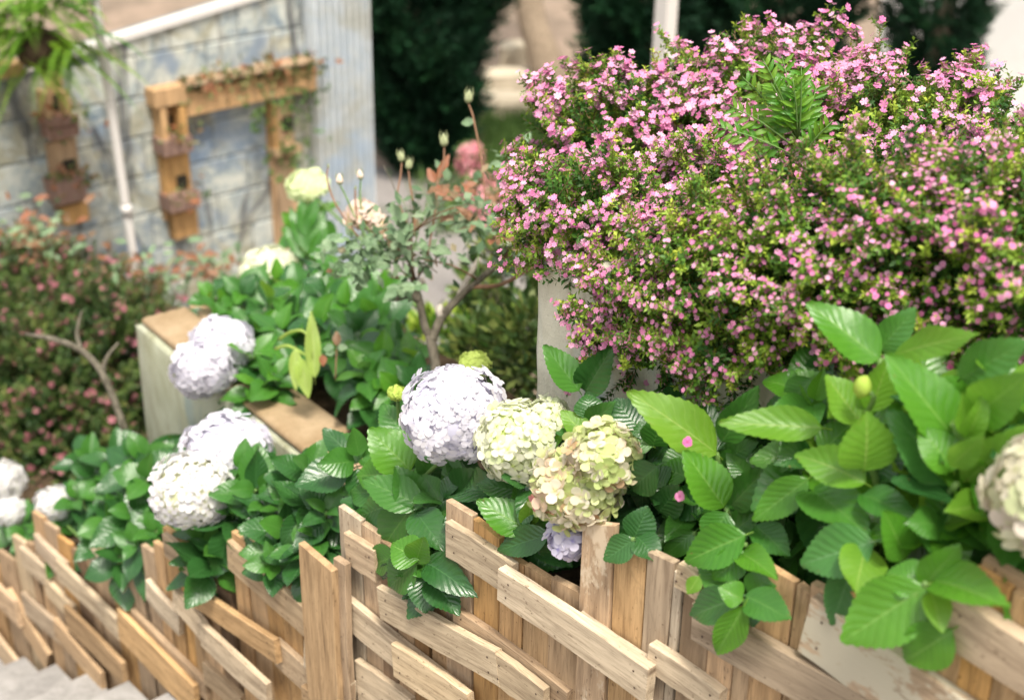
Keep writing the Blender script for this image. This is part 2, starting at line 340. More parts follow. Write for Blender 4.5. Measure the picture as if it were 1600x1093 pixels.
# ------------------------------------------------------------------ leaf meshes
def leaf_mesh(name, mat, seed, curl=.25, fold=.25, ser=.012, aspect=1.0, rows=26, wavy=.03, petiole=.1, tipp=1.0):
    """length 1 along +Y, full width 1 along X, normal +Z; curl bends the tip down, fold lifts the two halves"""
    r = random.Random(seed); cols = [-1, -.66, -.3, 0, .3, .66, 1]
    V = []; U = []; Fc = []
    tw = r.uniform(-.25, .25); ph = r.uniform(0, 6)
    for i in range(rows+1):
        t = i/rows
        w = (math.sin(math.pi*min(1, t**.82))**.72) * (1-.30*t**2.2*tipp)
        if i == 0: w = .04
        if i == rows: w = .012
        for c in cols:
            ww = w
            if abs(c) == 1 and 0 < i < rows: ww += ser*2*(1 if i % 2 else -1)
            x = c*ww*.5; y = t + (.012 if (abs(c) == 1 and i % 2) else 0)
            ang = curl*t*1.6
            zc = -curl*t*t*.55; yc = t*(1-curl*curl*t*.35) + (y-t)
            z = zc + abs(c)**1.3*fold*.35*w*(1-.3*t) + wavy*math.sin(t*9+ph + (2 if c > 0 else 0))*abs(c)**2 + .0032*math.sin(t*math.pi*17-abs(c)*3.2)*(1-abs(c))*(abs(c) > 0)
            z += tw*x*t
            V.append((x, yc, z)); U.append((.5+c*.5, t))
    n = 7
    for i in range(rows):
        for k in range(6):
            a = i*n+k; Fc.append((a, a+1, a+n+1, a+n))
    if petiole > 0:
        b0 = len(V)
        for (y, z) in ((-petiole, -.05), (0.02, -.004)):
            for k in range(3):
                q = 2*math.pi*k/3; V.append((math.cos(q)*.022, y, z+math.sin(q)*.016)); U.append((.5, .02))
        for k in range(3): Fc.append((b0+k, b0+(k+1) % 3, b0+3+(k+1) % 3, b0+3+k))
    return mesh(name, V, Fc, mat, smooth=True, uv=U)
LM = {}
CURLS = [(.12, .30), (.30, .22), (.55, .30), (.75, .15), (-.10, .38), (.42, .45), (.25, .10), (.62, .42), (.35, .55), (.85, .35)]
for key, mt in dict(d=L_DARK, m=L_MID, b=L_BRIGHT, y=L_YEL, g=L_GREY, o=L_OLD).items():
    LM[key] = [leaf_mesh('hydrangea_leaf', mt, i*7+3, c, f) for i, (c, f) in enumerate(CURLS)]
LS = {}
for key, mt in dict(r=L_ROSE, e=L_RED).items():
    LS[key] = [leaf_mesh('small_leaf', mt, 50+i, c, f, ser=.03, rows=8, petiole=.12) for i, (c, f) in enumerate(CURLS[:5])]
LN = [leaf_mesh('lance_leaf', L_BRIGHT, 90+i, c, f, ser=0, rows=7, petiole=.05) for i, (c, f) in enumerate(CURLS[:4])]
LNY = [leaf_mesh('lance_leaf', L_YEL, 95+i, c, f, ser=0, rows=7, petiole=.05) for i, (c, f) in enumerate(CURLS[:4])]

NLEAF = {}
def leaf(parent, base, tip, width, key='m', hint=None, var=None, sets=None, name='leaf'):
    if var == 1 and sets is None: var = random.choice((0, 1, 1, 5, 6, 7, 8, 9))
    if NLEAF.get(parent.name, 0) >= 298: return None
    NLEAF[parent.name] = NLEAF.get(parent.name, 0)+1
    y = tip-base; L = y.length; y = y/L
    if hint is None: hint = Z*.8 + Vector((random.uniform(-.3, .3), -.6+random.uniform(-.3, .3), 0))
    n = hint - y*hint.dot(y)
    if n.length < .05: n = y.orthogonal()
    n.normalize(); x = y.cross(n)
    M = frame(x*width, y*L, n*L*.9, base)
    ms = (sets or LM)[key]; me = ms[var if var is not None else random.randrange(len(ms))]
    return inst(name, me, parent, M)
def rosette(parent, c, axis, R_, n=4, key='mmbd', sets=None, wr=.6, small=True):
    """opposite pairs of leaves, each pair turned 90 degrees, the upper ones smaller and steeper"""
    axis = axis.normalized(); a = axis.orthogonal().normalized(); b = axis.cross(a); q0 = random.uniform(0, 3)
    for k in range(n):
        t = k/max(1, n-1)          # 0 lowest
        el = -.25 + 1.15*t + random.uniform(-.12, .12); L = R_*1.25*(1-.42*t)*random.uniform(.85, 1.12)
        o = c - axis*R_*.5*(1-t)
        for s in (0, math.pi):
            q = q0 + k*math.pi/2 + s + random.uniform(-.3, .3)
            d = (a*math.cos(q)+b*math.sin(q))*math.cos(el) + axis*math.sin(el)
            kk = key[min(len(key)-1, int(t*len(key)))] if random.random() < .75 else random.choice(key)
            leaf(parent, o+d*L*.1, o+d*L, L*wr*random.uniform(.85, 1.15), kk, hint=axis*1.0+d*-.15+Vector((random.uniform(-.2, .2),)*3), sets=sets)

# ------------------------------------------------------------------ floret meshes and flower heads
def floret_mesh(name, mat, seed, r=1.0, npet=4, cup=.15):
    rd = random.Random(seed); V = []; U = []; Fc = []
    for p in range(npet):
        q = 2*math.pi*p/npet + rd.uniform(-.14, .14); cu = cup+rd.uniform(-.12, .16); sc = r*rd.uniform(.86, 1.1); tl = rd.uniform(-.25, .25)
        b0 = len(V)
        for (t, w) in ((.04, .05), (.35, .36), (.68, .50), (.93, .33)):
            for c in (-1, 0, 1):
                y = t*(1 if c == 0 else .97)*.98; x = c*w*.92
                z = cu*t*t + .07*abs(c)*(1-t) + tl*x*.5 - (.10*t**4)
                V.append(((x*math.cos(q)-y*math.sin(q))*sc, (x*math.sin(q)+y*math.cos(q))*sc, z*sc)); U.append((.5+.5*c, t))
        V.append(((-1.0*math.sin(q))*sc, math.cos(q)*sc, (cu-.12)*sc)); U.append((.5, 1))
        for i in range(3):
            for k in range(2):
                a = b0+i*3+k; Fc.append((a, a+1, a+4, a+3))
        Fc.append((b0+9, b0+10, b0+12)); Fc.append((b0+10, b0+11, b0+12))
    b0 = len(V)                                        # the small eye
    for k in range(5):
        V.append((.06*math.cos(k*1.257)*r, .06*math.sin(k*1.257)*r, .07*r)); U.append((.5, 0))
    V.append((0, 0, .13*r)); U.append((.5, 0))
    for k in range(5): Fc.append((b0+k, b0+(k+1) % 5, b0+5))
    return mesh(name, V, Fc, mat, smooth=True, uv=U)
FL = {}
for key, mt in dict(lilac=P_LILAC, lilac2=P_LILAC2, white=P_WHITE, cream=P_CREAM, greenpink=P_GREENPINK, blush=P_BLUSH, green=P_GREEN, palepink=P_PALEPINK).items():
    FL[key] = [floret_mesh('floret', mt, 10+i, cup=(.45 if key == 'greenpink' else .15)) for i in range(5)]
def lumpy(r3, seed, nu=16, nv=10, am=.06):
    V = []; Fc = []; rd = random.Random(seed); ph = [rd.uniform(0, 6) for _ in range(4)]
    for j in range(nv+1):
        th = math.pi*j/nv
        for i in range(nu):
            q = 2*math.pi*i/nu; k = 1+am*math.sin(3*q+ph[0]+2*th)+am*math.sin(2*q+ph[1]-3*th)
            V.append((r3[0]*k*math.sin(th)*math.cos(q), r3[1]*k*math.sin(th)*math.sin(q), r3[2]*k*math.cos(th)))
    for j in range(nv):
        for i in range(nu):
            i2 = (i+1) % nu; Fc.append((j*nu+i, (j+1)*nu+i, (j+1)*nu+i2, j*nu+i2))
    return V, Fc
def head(parent, c, r3, key, count, fr, axis=Vector((0, -.3, .95)), label=None, single=True, flat=.35, rough=.06, core=None):
    """a mophead: dome of florets round a core; flat = how far the florets reach round to the underside"""
    core = core or (P_CORE if key in ('greenpink', 'palepink') else FL[key][0].materials[0])
    V, Fc = lumpy([x*.89 for x in r3], int(c.x*1000) & 255, am=.03)
    axis = axis.normalized(); q = Z.rotation_difference(axis).to_matrix()
    V = [q @ Vector(v) for v in V]
    dots = []
    ga = math.pi*(3-math.sqrt(5)); lo = -1+flat
    ph = [random.uniform(0, 6.3) for _ in range(3)]
    for i in range(count):
        zz = 1-(1-lo)*(i+.5)/count; rr = math.sqrt(max(0, 1-zz*zz)); a = ga*i
        d = Vector((rr*math.cos(a)+random.gauss(0, .035), rr*math.sin(a)+random.gauss(0, .035), zz+random.gauss(0, .035))).normalized()
        k = 1+random.uniform(-rough, rough*.6)+.075*math.sin(d.x*5+ph[0])*math.sin(d.y*5+ph[1])+.055*math.sin(d.z*6+d.x*4+ph[2])
        p = q @ Vector((d.x*r3[0]*k, d.y*r3[1]*k, d.z*r3[2]*k)); nn = q @ Vector((d.x/r3[0], d.y/r3[1], d.z/r3[2])).normalized()
        nn = (nn + Vector((random.gauss(0, .22), random.gauss(0, .22), random.gauss(0, .22)))).normalized()
        Q = nn.to_track_quat('Z', 'Y').to_matrix() @ Matrix.Rotation(random.uniform(0, 6.3), 3, 'Z')
        dots.append((p, Q, fr*1.14*random.uniform(.85, 1.15)))
    if single:
        h = inst('flower_head', mesh('flower_head', V, Fc, core or P_CORE, smooth=True), parent, Matrix.Translation(c), label)
        for p, Q, s in dots:
            M = Matrix.Translation(c+p) @ (Q*s).to_4x4(); inst('floret', random.choice(FL[key]), h, M)
        return h
    # too blurred to pick florets apart: the florets are one part
    AV = []; AF = []; AU = []
    for p, Q, s in dots:
        me = random.choice(FL[key]); b0 = len(AV)
        for v in me.vertices: AV.append(p + (Q @ v.co)*s)
        for f in me.polygons: AF.append(tuple(b0+i for i in f.vertices))
        uvd = {}
        for l_, uvl in zip(me.loops, me.uv_layers[0].data): uvd[l_.vertex_index] = tuple(uvl.uv)
        AU += [uvd[i] for i in range(len(me.vertices))]
    n0 = len(V); AV = V + AV; AF = Fc + [tuple(i+n0 for i in f) for f in AF]; AU = [(.5, .5)]*n0 + AU
    m = mesh('flower_head', AV, AF, [core or P_CORE, FL[key][0].materials[0]], smooth=True, uv=AU, mi=[0]*len(Fc)+[1]*(len(AF)-len(Fc)))
    return inst('flower_head', m, parent, Matrix.Translation(c), label)
def stalk(parent, a, b, r=.006, mat=None, sag=None):
    mid = (a+b)/2 + (sag or Vector((random.uniform(-.03, .03), random.uniform(-.03, .03), .02)))
    return tubeobj('stem', [a, mid, b], [r*1.3, r*1.1, r*.8], mat or STEM, parent, 6, 3)

# ================================================================== THE SETTING
GZ = -4.0
def sheet(name, pts, mat, nx=1, kind='structure', **k):
    o0 = Vector(pts[0]); m = mesh(name, [Vector(p)-o0 for p in pts], [tuple(range(len(pts)))], mat)
    o = bpy.data.objects.new(name, m); o.location = o0; return link(o, kind=kind, **k)
sheet('ground', [(-150, -60, GZ), (150, -60, GZ), (150, 300, GZ), (-150, 300, GZ)], C_GROUND)
sheet('path', [hz(560, 560, GZ+.004), hz(900, 560, GZ+.004), hz(960, 262, GZ+.004), hz(500, 262, GZ+.004)], C_PATH)

# stairs beside the fence, climbing towards the viewer
stairs = bpy.data.objects.new('stairs', None); stairs.location = sn(4.47, 0, GZ); link(stairs, kind='structure')
s0, z0 = 4.47, -3.632; TR, RI = .322, .158
for i in range(-3, 17):
    sa = s0 - i*TR; zt = z0 + i*RI                  # nosing at sa, tread runs up-slope to sa-TR
    if zt < GZ+.02: continue
    a = sn(sa, -.045, GZ-.02) ; w = -1.9
    V = []; V0 = box_v(Vector((0, 0, 0)), -D*(TR+.02), N*w, Z*(zt-GZ+.02))
    m = mesh('step', V0, BOXF, C_STEP); m.flip_normals() if False else None
    inst('step', m, stairs, Matrix.Translation(a))

# planting bed: soil between fence and planters, following the slope
rows = []
V = []; Fc = []
ss = [x*.25 for x in range(-6, 26)]
for k, s in enumerate(ss):
    zt = np.interp(s, [-1, .88, 1.67, 2.5, 4.5, 5.2], [-1.35, -1.52, -1.86, -2.25, -3.1, -3.5])
    for n_ in (.03, .25, .5): V.append(sn(s, n_, zt + random.uniform(-.02, .02)))
for k in range(len(ss)-1):
    for j in range(2): a = k*3+j; Fc.append((a, a+1, a+4, a+3))
o = bpy.data.objects.new('bed_soil', mesh('bed_soil', V, Fc, SOIL, smooth=True)); link(o, kind='structure')

# ------------------------------------------------------------------ concrete planter in the middle
A = hp(208, 495, .48); zt = A.z; B = hz(560, 780, zt); A.z = B.z = zt
e = (B-A); e.z = 0; e.normalize(); e2 = Vector((-e.y, e.x, 0)); 
if e2.dot(N) < 0: e2 = -e2
Bx = A + e*2.05; DW = .85; WT = .17
pl = thing('concrete_planter', 'long pale green-grey concrete planter with brown mortar rim behind the white hydrangeas', 'planter', A.xy.to_3d()+Z*GZ)
def cbox(name, a, ex, ey, ez, mat, parent, rx=6, rz=4, jit=.004, label=None):
    """box from corner a with edges, its faces subdivided and slightly uneven, corners rounded"""
    import bmesh
    bm = bmesh.new(); vs = [bm.verts.new(v) for v in box_v(Vector((0, 0, 0)), ex, ey, ez)]
    for f in BOXF: bm.faces.new([vs[i] for i in f])
    bmesh.ops.recalc_face_normals(bm, faces=bm.faces)
    bmesh.ops.bevel(bm, geom=list(bm.edges), offset=.012, segments=2, profile=.5, affect='EDGES')
    bmesh.ops.subdivide_edges(bm, edges=[x for x in bm.edges if x.calc_length() > .15], cuts=rx, use_grid_fill=True)
    for v in bm.verts: v.co += Vector((random.uniform(-1, 1), random.uniform(-1, 1), random.uniform(-1, 1)))*jit
    m = bpy.data.meshes.new(name); bm.to_mesh(m); bm.free(); m.materials.append(mat)
    m.polygons.foreach_set('use_smooth', [True]*len(m.polygons))
    return inst(name, m, parent, Matrix.Translation(a), label)
H1 = 1.5
# front wall in two cast lengths with a joint, end wall, back wall, brown mortar rim on top, soil inside
J1 = .98
cbox('front_wall', A+Z*(-H1-.03), e*J1, e2*WT, Z*H1, C_BOX, pl)
cbox('front_wall', A+e*(J1+.012)+Z*(-H1-.03), e*(2.05-J1), e2*WT, Z*H1, C_BOX, pl)
cbox('end_wall', A+e2*(WT+.003)+Z*(-H1-.03), e*WT, e2*(DW-WT), Z*H1, C_BOX, pl)
cbox('back_wall', A+e2*(DW+.01)+Z*(-H1-.03), e*2.05, e2*.08, Z*(H1-.16), C_BOX, pl)
cbox('rim', A+e*.02+e2*.02+Z*(-.031), e*2.0, e2*(WT+.02), Z*.03, C_TOP, pl, jit=.003)
cbox('rim', A+e*.02+e2*(WT+.045)+Z*(-.031), e*(WT+.05), e2*(DW-WT-.02), Z*.03, C_TOP, pl, jit=.003)
V = []; Fc = []
for i in range(13):
    for j in range(8): V.append(e*(.15+1.85*i/12)+e2*(.16+.68*j/7)+Z*(-.07+random.uniform(-.02, .03)))
for i in range(12):
    for j in range(7): a = i*8+j; Fc.append((a, a+1, a+9, a+8))
inst('soil', mesh('soil', V, Fc, SOIL, smooth=True), pl, Matrix.Translation(A))

# upper planter: the pale slab behind the big flower heads, its corner at the left
A2 = hp(838, 470, .30); zt2 = hp(838, 380, .30).z
p2 = thing('concrete_planter', 'pale cream concrete planter wall under the pink flowering bush', 'planter', A2.xy.to_3d()+Z*(zt2-1.3))
A2.z = zt2
S2 = -D
cbox('front_wall', A2+Z*-.62, S2*1.9, N*.14, Z*.62, C_SLAB, p2, jit=.003)
cbox('front_wall', A2+Z*-1.3-D*.004, S2*1.9, N*.14, Z*.672, C_SLAB, p2, jit=.003)
cbox('end_wall', A2+N*.143+Z*-1.3, S2*.14, N*.95, Z*1.3, C_SLAB, p2, jit=.003)
cbox('back_wall', A2+N*1.1+Z*-1.3, S2*1.9, N*.12, Z*1.27, C_SLAB, p2, jit=.003); cbox('end_wall', A2+S2*1.76+N*.143+Z*-1.3, S2*.14, N*.95, Z*1.28, C_SLAB, p2, jit=.003)
V = [N*.14, N*1.1, N*1.1+S2*1.9, N*.14+S2*1.9]; inst('soil', mesh('soil', V, [(0, 1, 2, 3)], SOIL), p2, Matrix.Translation(A2+Z*-.05-D*.1))

# ------------------------------------------------------------------ blue block wall far left
WD = 9.5; WP = hd(583, 300, WD); WOFF = WP.dot(D)
WN = Vector((math.cos(math.radians(42.8-1)), math.sin(math.radians(42.8-1)), 0)); WDn = Vector((-WN.y, WN.x, 0)); WOFF = WP.dot(WDn)
def hw(px, py, d=0.0):           # on the wall's face, d metres in front of it
    r = ray(px, py); return r*((WOFF-d)/r.dot(WDn))
wall = thing('block_wall', 'weathered blue and white painted block wall behind the wooden wall planters', 'wall', hw(300, 400).xy.to_3d()+Z*GZ)
uR = hw(488, 200).dot(WN); uL = hw(-90, 200).dot(WN)
def wp(u, z, d=0.0): return WN*u + WDn*(WOFF-d) + Z*z
tL, tR = hw(165, 66), hw(300, 24)
def topz(u): return tL.z + (tR.z-tL.z)*(u-tL.dot(WN))/(tR.dot(WN)-tL.dot(WN))
def topz2(u): return min(topz(u), hw(330, 12).z+.12)
V = [wp(uL, GZ), wp(uR, GZ), wp(uR, topz2(uR)-.02), wp(uL, topz2(uL)-.02)]; V = V + [v+WDn*.2 for v in V]; o0 = V[0].copy()
inst('mortar', mesh('mortar', [v-o0 for v in V], BOXF, B_MORTAR), wall, Matrix.Translation(o0))
BH, BW = .235, .45; r_ = 0; z = GZ
while z < topz2(uR):
    u = uL - (BW/2 if r_ % 2 else 0)
    while u < uR:
        ua, ub = max(u, uL)+.004, min(u+BW, uR)-.004; zt_ = min(z+BH-.009, topz2(ua)-.03); zt3 = min(z+BH-.009, topz2(ub)-.03)
        if ub-ua > .06 and zt_-z > .04:
            pr = random.uniform(.006, .014); p0 = wp(ua, z)
            q = [wp(ua, z), wp(ub, z), wp(ub, zt3), wp(ua, zt_)]
            Vv = [x-p0 for x in q]; fr_ = []
            cc = sum(Vv, Vector())/4
            fr_ = [cc+(x-cc)*(1-.02/ (x-cc).length) - WDn*pr for x in Vv]
            mid_ = [x - WDn*(pr*.6) for x in Vv]
            VV = Vv+mid_+fr_
            FF = [(8, 9, 10, 11)] + [(i, (i+1) % 4, 4+(i+1) % 4, 4+i) for i in range(4)] + [(4+i, 4+(i+1) % 4, 8+(i+1) % 4, 8+i) for i in range(4)]
            inst('block', mesh('block', VV, FF, B_BLOCK), wall, Matrix.Translation(p0))
        u += BW
    z += BH; r_ += 1
a, b = wp(uL, topz2(uL)-.02, .03), wp(uR, topz2(uR)-.02, .03)
km = hw(318, 18).dot(WN); c_ = wp(km, topz2(km)-.02, .03)
for (p, q) in ((a, c_), (c_, b)):
    inst('coping', mesh('coping', box_v(Vector((0, 0, 0)), (q-p)*.999, WDn*.09, Z*.035), BOXF, M_WHITE), wall, Matrix.Translation(p))

# striped panel at the wall's end
cp = thing('ribbed_panel', 'tall pale blue ribbed panel closing the right end of the block wall', 'panel', hw(535, 300, .06).xy.to_3d()+Z*GZ)
ua, ub = hw(486, 100, .06).dot(WN), hw(582, 250, .06).dot(WN); nr = 9; V = []; Fc = []
zt_ = hw(530, 6, .06).z+.35
for i in range(nr*6+1):
    t = i/(nr*6); d_ = .06 + .055*(1 if (i % 6) in (1, 2, 3) else 0); u = ua+(ub-ua)*t
    for z_ in (GZ, zt_): V.append(wp(u, z_, d_))
nv = len(V)
for i in range(nr*6): Fc.append((2*i, 2*i+2, 2*i+3, 2*i+1))
V += [wp(ua, GZ, -.16), wp(ua, zt_, -.16), wp(ub, GZ, -.16), wp(ub, zt_, -.16)]
Fc += [(0, 1, nv+1, nv), (nv-2, nv+2, nv+3, nv-1), (nv, nv+1, nv+3, nv+2), tuple([2*i+1 for i in range(nr*6+1)] + [nv+3, nv+1])]
o0 = V[0].copy(); inst('ribbed_sheet', mesh('ribbed_sheet', [v-o0 for v in V], Fc, B_PANEL), cp, Matrix.Translation(o0))

# white poles
p0 = hw(214, 436, .6); p1 = hw(196, 345, .6); p1.x = p0.x; 
r0 = ray(150, 14); tpt = r0*(p0.y/r0.y)
bx_ = Vector((p0.x, p0.y, GZ)); tp_ = tpt + (tpt-p0)*.25
pt = thing('metal_pole', 'thin white metal pole standing in front of the blue block wall', 'pole', bx_)
dirp = (tp_-p0).normalized(); bot = p0 + dirp*((GZ-p0.z)/dirp.z); jn = p0 + (tp_-p0)*.22
tubeobj('lower_tube', [bot, bot.lerp(jn, .05), bot.lerp(jn, .95), jn], .024, M_WHITE, pt, 12, 2); tubeobj('upper_tube', [jn, jn.lerp(tp_, .03), jn.lerp(tp_, .97), tp_], .024, M_WHITE, pt, 12, 2); tubeobj('joint_collar', [jn-dirp*.03, jn+dirp*.03], [.029, .029], M_WHITE, pt, 10, 1)
q0 = hd(1040, 45, 8.0); b0 = Vector((q0.x, q0.y, GZ)); pt = thing('metal_pole', 'white square post rising behind the top of the pink bush', 'pole', b0)
inst('shaft', mesh('shaft', box_v(Vector((0, 0, 0)), WN*.09, WDn*.09, Z*(q0.z-GZ+.9)), BOXF, M_WHITE), pt, Matrix.Translation(b0))
inst('base_plate', mesh('base_plate', box_v(Vector((0, 0, 0)), WN*.2, WDn*.2, Z*.02), BOXF, M_WHITE), pt, Matrix.Translation(b0-WN*.045-WDn*.045))
inst('cap', mesh('cap', box_v(Vector((0, 0, 0)), WN*.13, WDn*.13, Z*.03), BOXF, M_WHITE), pt, Matrix.Translation(b0-WN*.01-WDn*.01+Z*(q0.z-GZ+.9)))

# white wall far right behind the trees
w0 = hd(1345, 250, 14); w1 = hd(1750, 250, 12.5)
ew = (w1-w0); ew.z = 0; wl = ew.length; ew.normalize(); wn_ = Vector((-ew.y, ew.x, 0))
ww = thing('rendered_wall', 'bright white rendered wall behind the trees at the top right corner', 'wall', w0.xy.to_3d()+Z*GZ)
ba = w0.xy.to_3d()+Z*GZ
inst('wall_face', mesh('wall_face', box_v(Vector((0, 0, 0)), ew*wl, wn_*.25, Z*4.2), BOXF, M_RENDER), ww, Matrix.Translation(ba))
inst('coping', mesh('coping', box_v(Vector((0, 0, 0)), ew*(wl+.1), wn_*.35, Z*.08), BOXF, M_RENDER), ww, Matrix.Translation(ba+Z*4.203-wn_*.05-ew*.05))

# ------------------------------------------------------------------ vegetation generators (numpy)
def unit(a): return a/np.maximum(1e-9, np.linalg.norm(a, axis=-1, keepdims=True))
def cards(P, Dr, Nn, L, W, tint):
    """kite-shaped leaves: P base, Dr direction, Nn normal"""
    X = unit(np.cross(Dr, Nn)); n = len(P); L = L[:, None]; W = W[:, None]
    nn = unit(np.cross(X, Dr))
    V = np.stack([P, P+Dr*L*.5+X*W*.5+nn*L*.06, P+Dr*L, P+Dr*L*.5-X*W*.5+nn*L*.06], 1).reshape(-1, 3)
    i = np.arange(n)[:, None]*4; T = np.concatenate([i+[0, 1, 2], i+[0, 2, 3]], 0)
    return V, T, np.repeat(tint, 4)
def merge(parts):
    Vs = []; Ts = []; As = []; Ms = []; o = 0
    for (V, T, A_, mi) in parts:
        Vs.append(V); Ts.append(T+o); As.append(A_); Ms.append(np.full(len(T), mi)); o += len(V)
    return np.concatenate(Vs), np.concatenate(Ts), np.concatenate(As), np.concatenate(Ms)
def vpy(v): return np.array(v[:], dtype=float)
def sprays(bases, dirs, lens, leaf_l=.010, leaf_w=.0045, step=.0045, bend=.25, twigs=3, tint0=.3, tj=.35):
    """leafy sprays: main axis and side twigs with opposite tiny leaves; returns leaves, stems and tip frames"""
    n = len(bases); allP = []; allD = []; allN = []; allT = []; SV = []; nodes = []
    base_t = np.clip(tint0 + rng.normal(0, tj, n)*.6, 0, 1)
    axes = [(bases, dirs, lens, base_t)]
    for k in range(twigs):
        f = rng.uniform(.25, .8, n)[:, None]; side = unit(dirs + rng.normal(0, .75, (n, 3)) + np.array([0, 0, .25]))
        axes.append((bases+dirs*lens[:, None]*f, side, lens*rng.uniform(.3, .5, n), base_t))
    for (b_, d_, l_, tt) in axes:
        d2 = unit(d_ + np.array([0, 0, 1.])*bend)
        mx_ = int(np.ceil(l_.max()/step))
        perp = unit(np.cross(d_, rng.normal(0, 1, d_.shape)))
        perp2 = np.cross(d_, perp)
        ends = []
        for i in range(mx_):
            s = (i+.5)*step; ok = s < l_; 
            if not ok.any(): break
            t = s/l_; pos = b_ + d_*s*(1-t[:, None]*.5) + d2*s*t[:, None]*.5
            ax = unit(d_*(1-t[:, None]) + d2*t[:, None])
            pv = perp if i % 2 == 0 else perp2
            for sg in (1, -1):
                dr = unit(pv*sg + ax*.75 + rng.normal(0, .18, ax.shape))
                allP.append(pos[ok]); allD.append(dr[ok]); allN.append(unit(ax + rng.normal(0, .3, ax.shape))[ok])
                allT.append(np.clip(tt + .18*(t-.5), 0, 1)[ok])
            if i % 2 == 1: nodes.append((pos[ok], unit(pv+ax*.4+rng.normal(0, .3, ax.shape))[ok], t[ok]))
        end = b_ + d_*l_[:, None]*.5 + d2*l_[:, None]*.5
        mid = b_ + d_*(l_*.375)[:, None] + d2*(l_*.125)[:, None]
        w = perp*.0011
        SV.append(np.stack([b_-w, b_+w, mid+w, mid-w], 1)); SV.append(np.stack([mid-w, mid+w, end+w*.5, end-w*.5], 1))
    P = np.concatenate(allP); Dd = np.concatenate(allD); Nn = np.concatenate(allN); T_ = np.concatenate(allT)
    m = len(P); V, T, A_ = cards(P, Dd, Nn, leaf_l*rng.uniform(.7, 1.25, m), leaf_w*rng.uniform(.8, 1.3, m), np.clip(T_+rng.normal(0, .07, m), 0, 1))
    SV = np.concatenate(SV).reshape(-1, 3); i = np.arange(len(SV)//4)[:, None]*4; ST = np.concatenate([i+[0, 1, 2], i+[0, 2, 3]], 0)
    return (V, T, A_, 0), (SV, ST, np.zeros(len(SV)), 1), nodes
def flowers_np(P, Nn, r, tint, npet=6):
    X = unit(np.cross(Nn, rng.normal(0, 1, Nn.shape))); Y = np.cross(Nn, X); n = len(P); Vs = [P]; 
    for k in range(npet):
        for (q, rr, h) in ((-.42, .82, .1), (0, 1.0, .18), (.42, .82, .1)):
            a = 2*math.pi*k/npet+q; Vs.append(P + (X*math.cos(a)+Y*math.sin(a))*(r*rr)[:, None] + Nn*(r*h)[:, None])
    m = 1+3*npet; V = np.stack(Vs, 1).reshape(-1, 3); i = np.arange(n)[:, None]*m
    T = np.concatenate([np.concatenate([i+[0, 1+3*k, 2+3*k], i+[0, 2+3*k, 3+3*k]], 0) for k in range(npet)], 0)
    return V, T, np.repeat(tint, m)
def tiered(P, nrm, per, reach, l0, l1):
    """each seed point carries one branch plate: a flat fan of short sprays along it, its tips lifted"""
    ax = unit(nrm*np.array([1, 1, .55]) + rng.normal(0, .22, nrm.shape) + np.array([0, 0, .22])); n = len(P)
    hor = unit(np.cross(ax, np.array([0, 0, 1.]) + rng.normal(0, .15, ax.shape)))
    rc = reach*rng.uniform(.6, 1.25, n); t = rng.uniform(.0, 1, (n, per)); s = rng.uniform(-1, 1, (n, per))
    B_ = P[:, None] + ax[:, None]*(rc[:, None]*t)[..., None] + hor[:, None]*(s*.028*(1-.4*t))[..., None] + rng.normal(0, .006, (n, per, 3))
    d_ = unit(ax[:, None]*.9 + hor[:, None]*(s*(.85-.3*t))[..., None] + np.array([0, 0, .22]) + rng.normal(0, .16, (n, per, 3)))
    L_ = rng.uniform(l0, l1, (n, per))
    return B_.reshape(-1, 3), d_.reshape(-1, 3), L_.reshape(-1)
def on_lobes(lobes, n, shell=(.55, .85), up=.25, lmin=.10, lmax=.17):
    """spray bases inside a union of ellipsoids, pointing out and up"""
    C_ = np.array([vpy(l[0]) for l in lobes]); R_ = np.array([l[1] for l in lobes]); wt = np.array([l[2] for l in lobes], float); wt /= wt.sum()
    k = rng.choice(len(lobes), n, p=wt); d = unit(rng.normal(0, 1, (n, 3)))
    fr = np.stack([vpy(-D), vpy(N), np.array([0, 0, 1.])])       # lobe axes: along fence, across, up
    loc = d*R_[k]; f = rng.uniform(shell[0], shell[1], n)[:, None]
    P = C_[k] + (loc*f) @ fr; nrm = unit((d/R_[k]) @ fr)
    keep = np.ones(n, bool)
    for j in range(len(lobes)):
        q = ((P - C_[j]) @ fr.T)/R_[j]; keep &= ~((np.linalg.norm(q, axis=1) < shell[0]*.92) & (k != j))
    P = P[keep]; nrm = nrm[keep]; dr = unit(nrm + rng.normal(0, .28, nrm.shape) + np.array([0, 0, up]))
    return P, dr, rng.uniform(lmin, lmax, len(P))

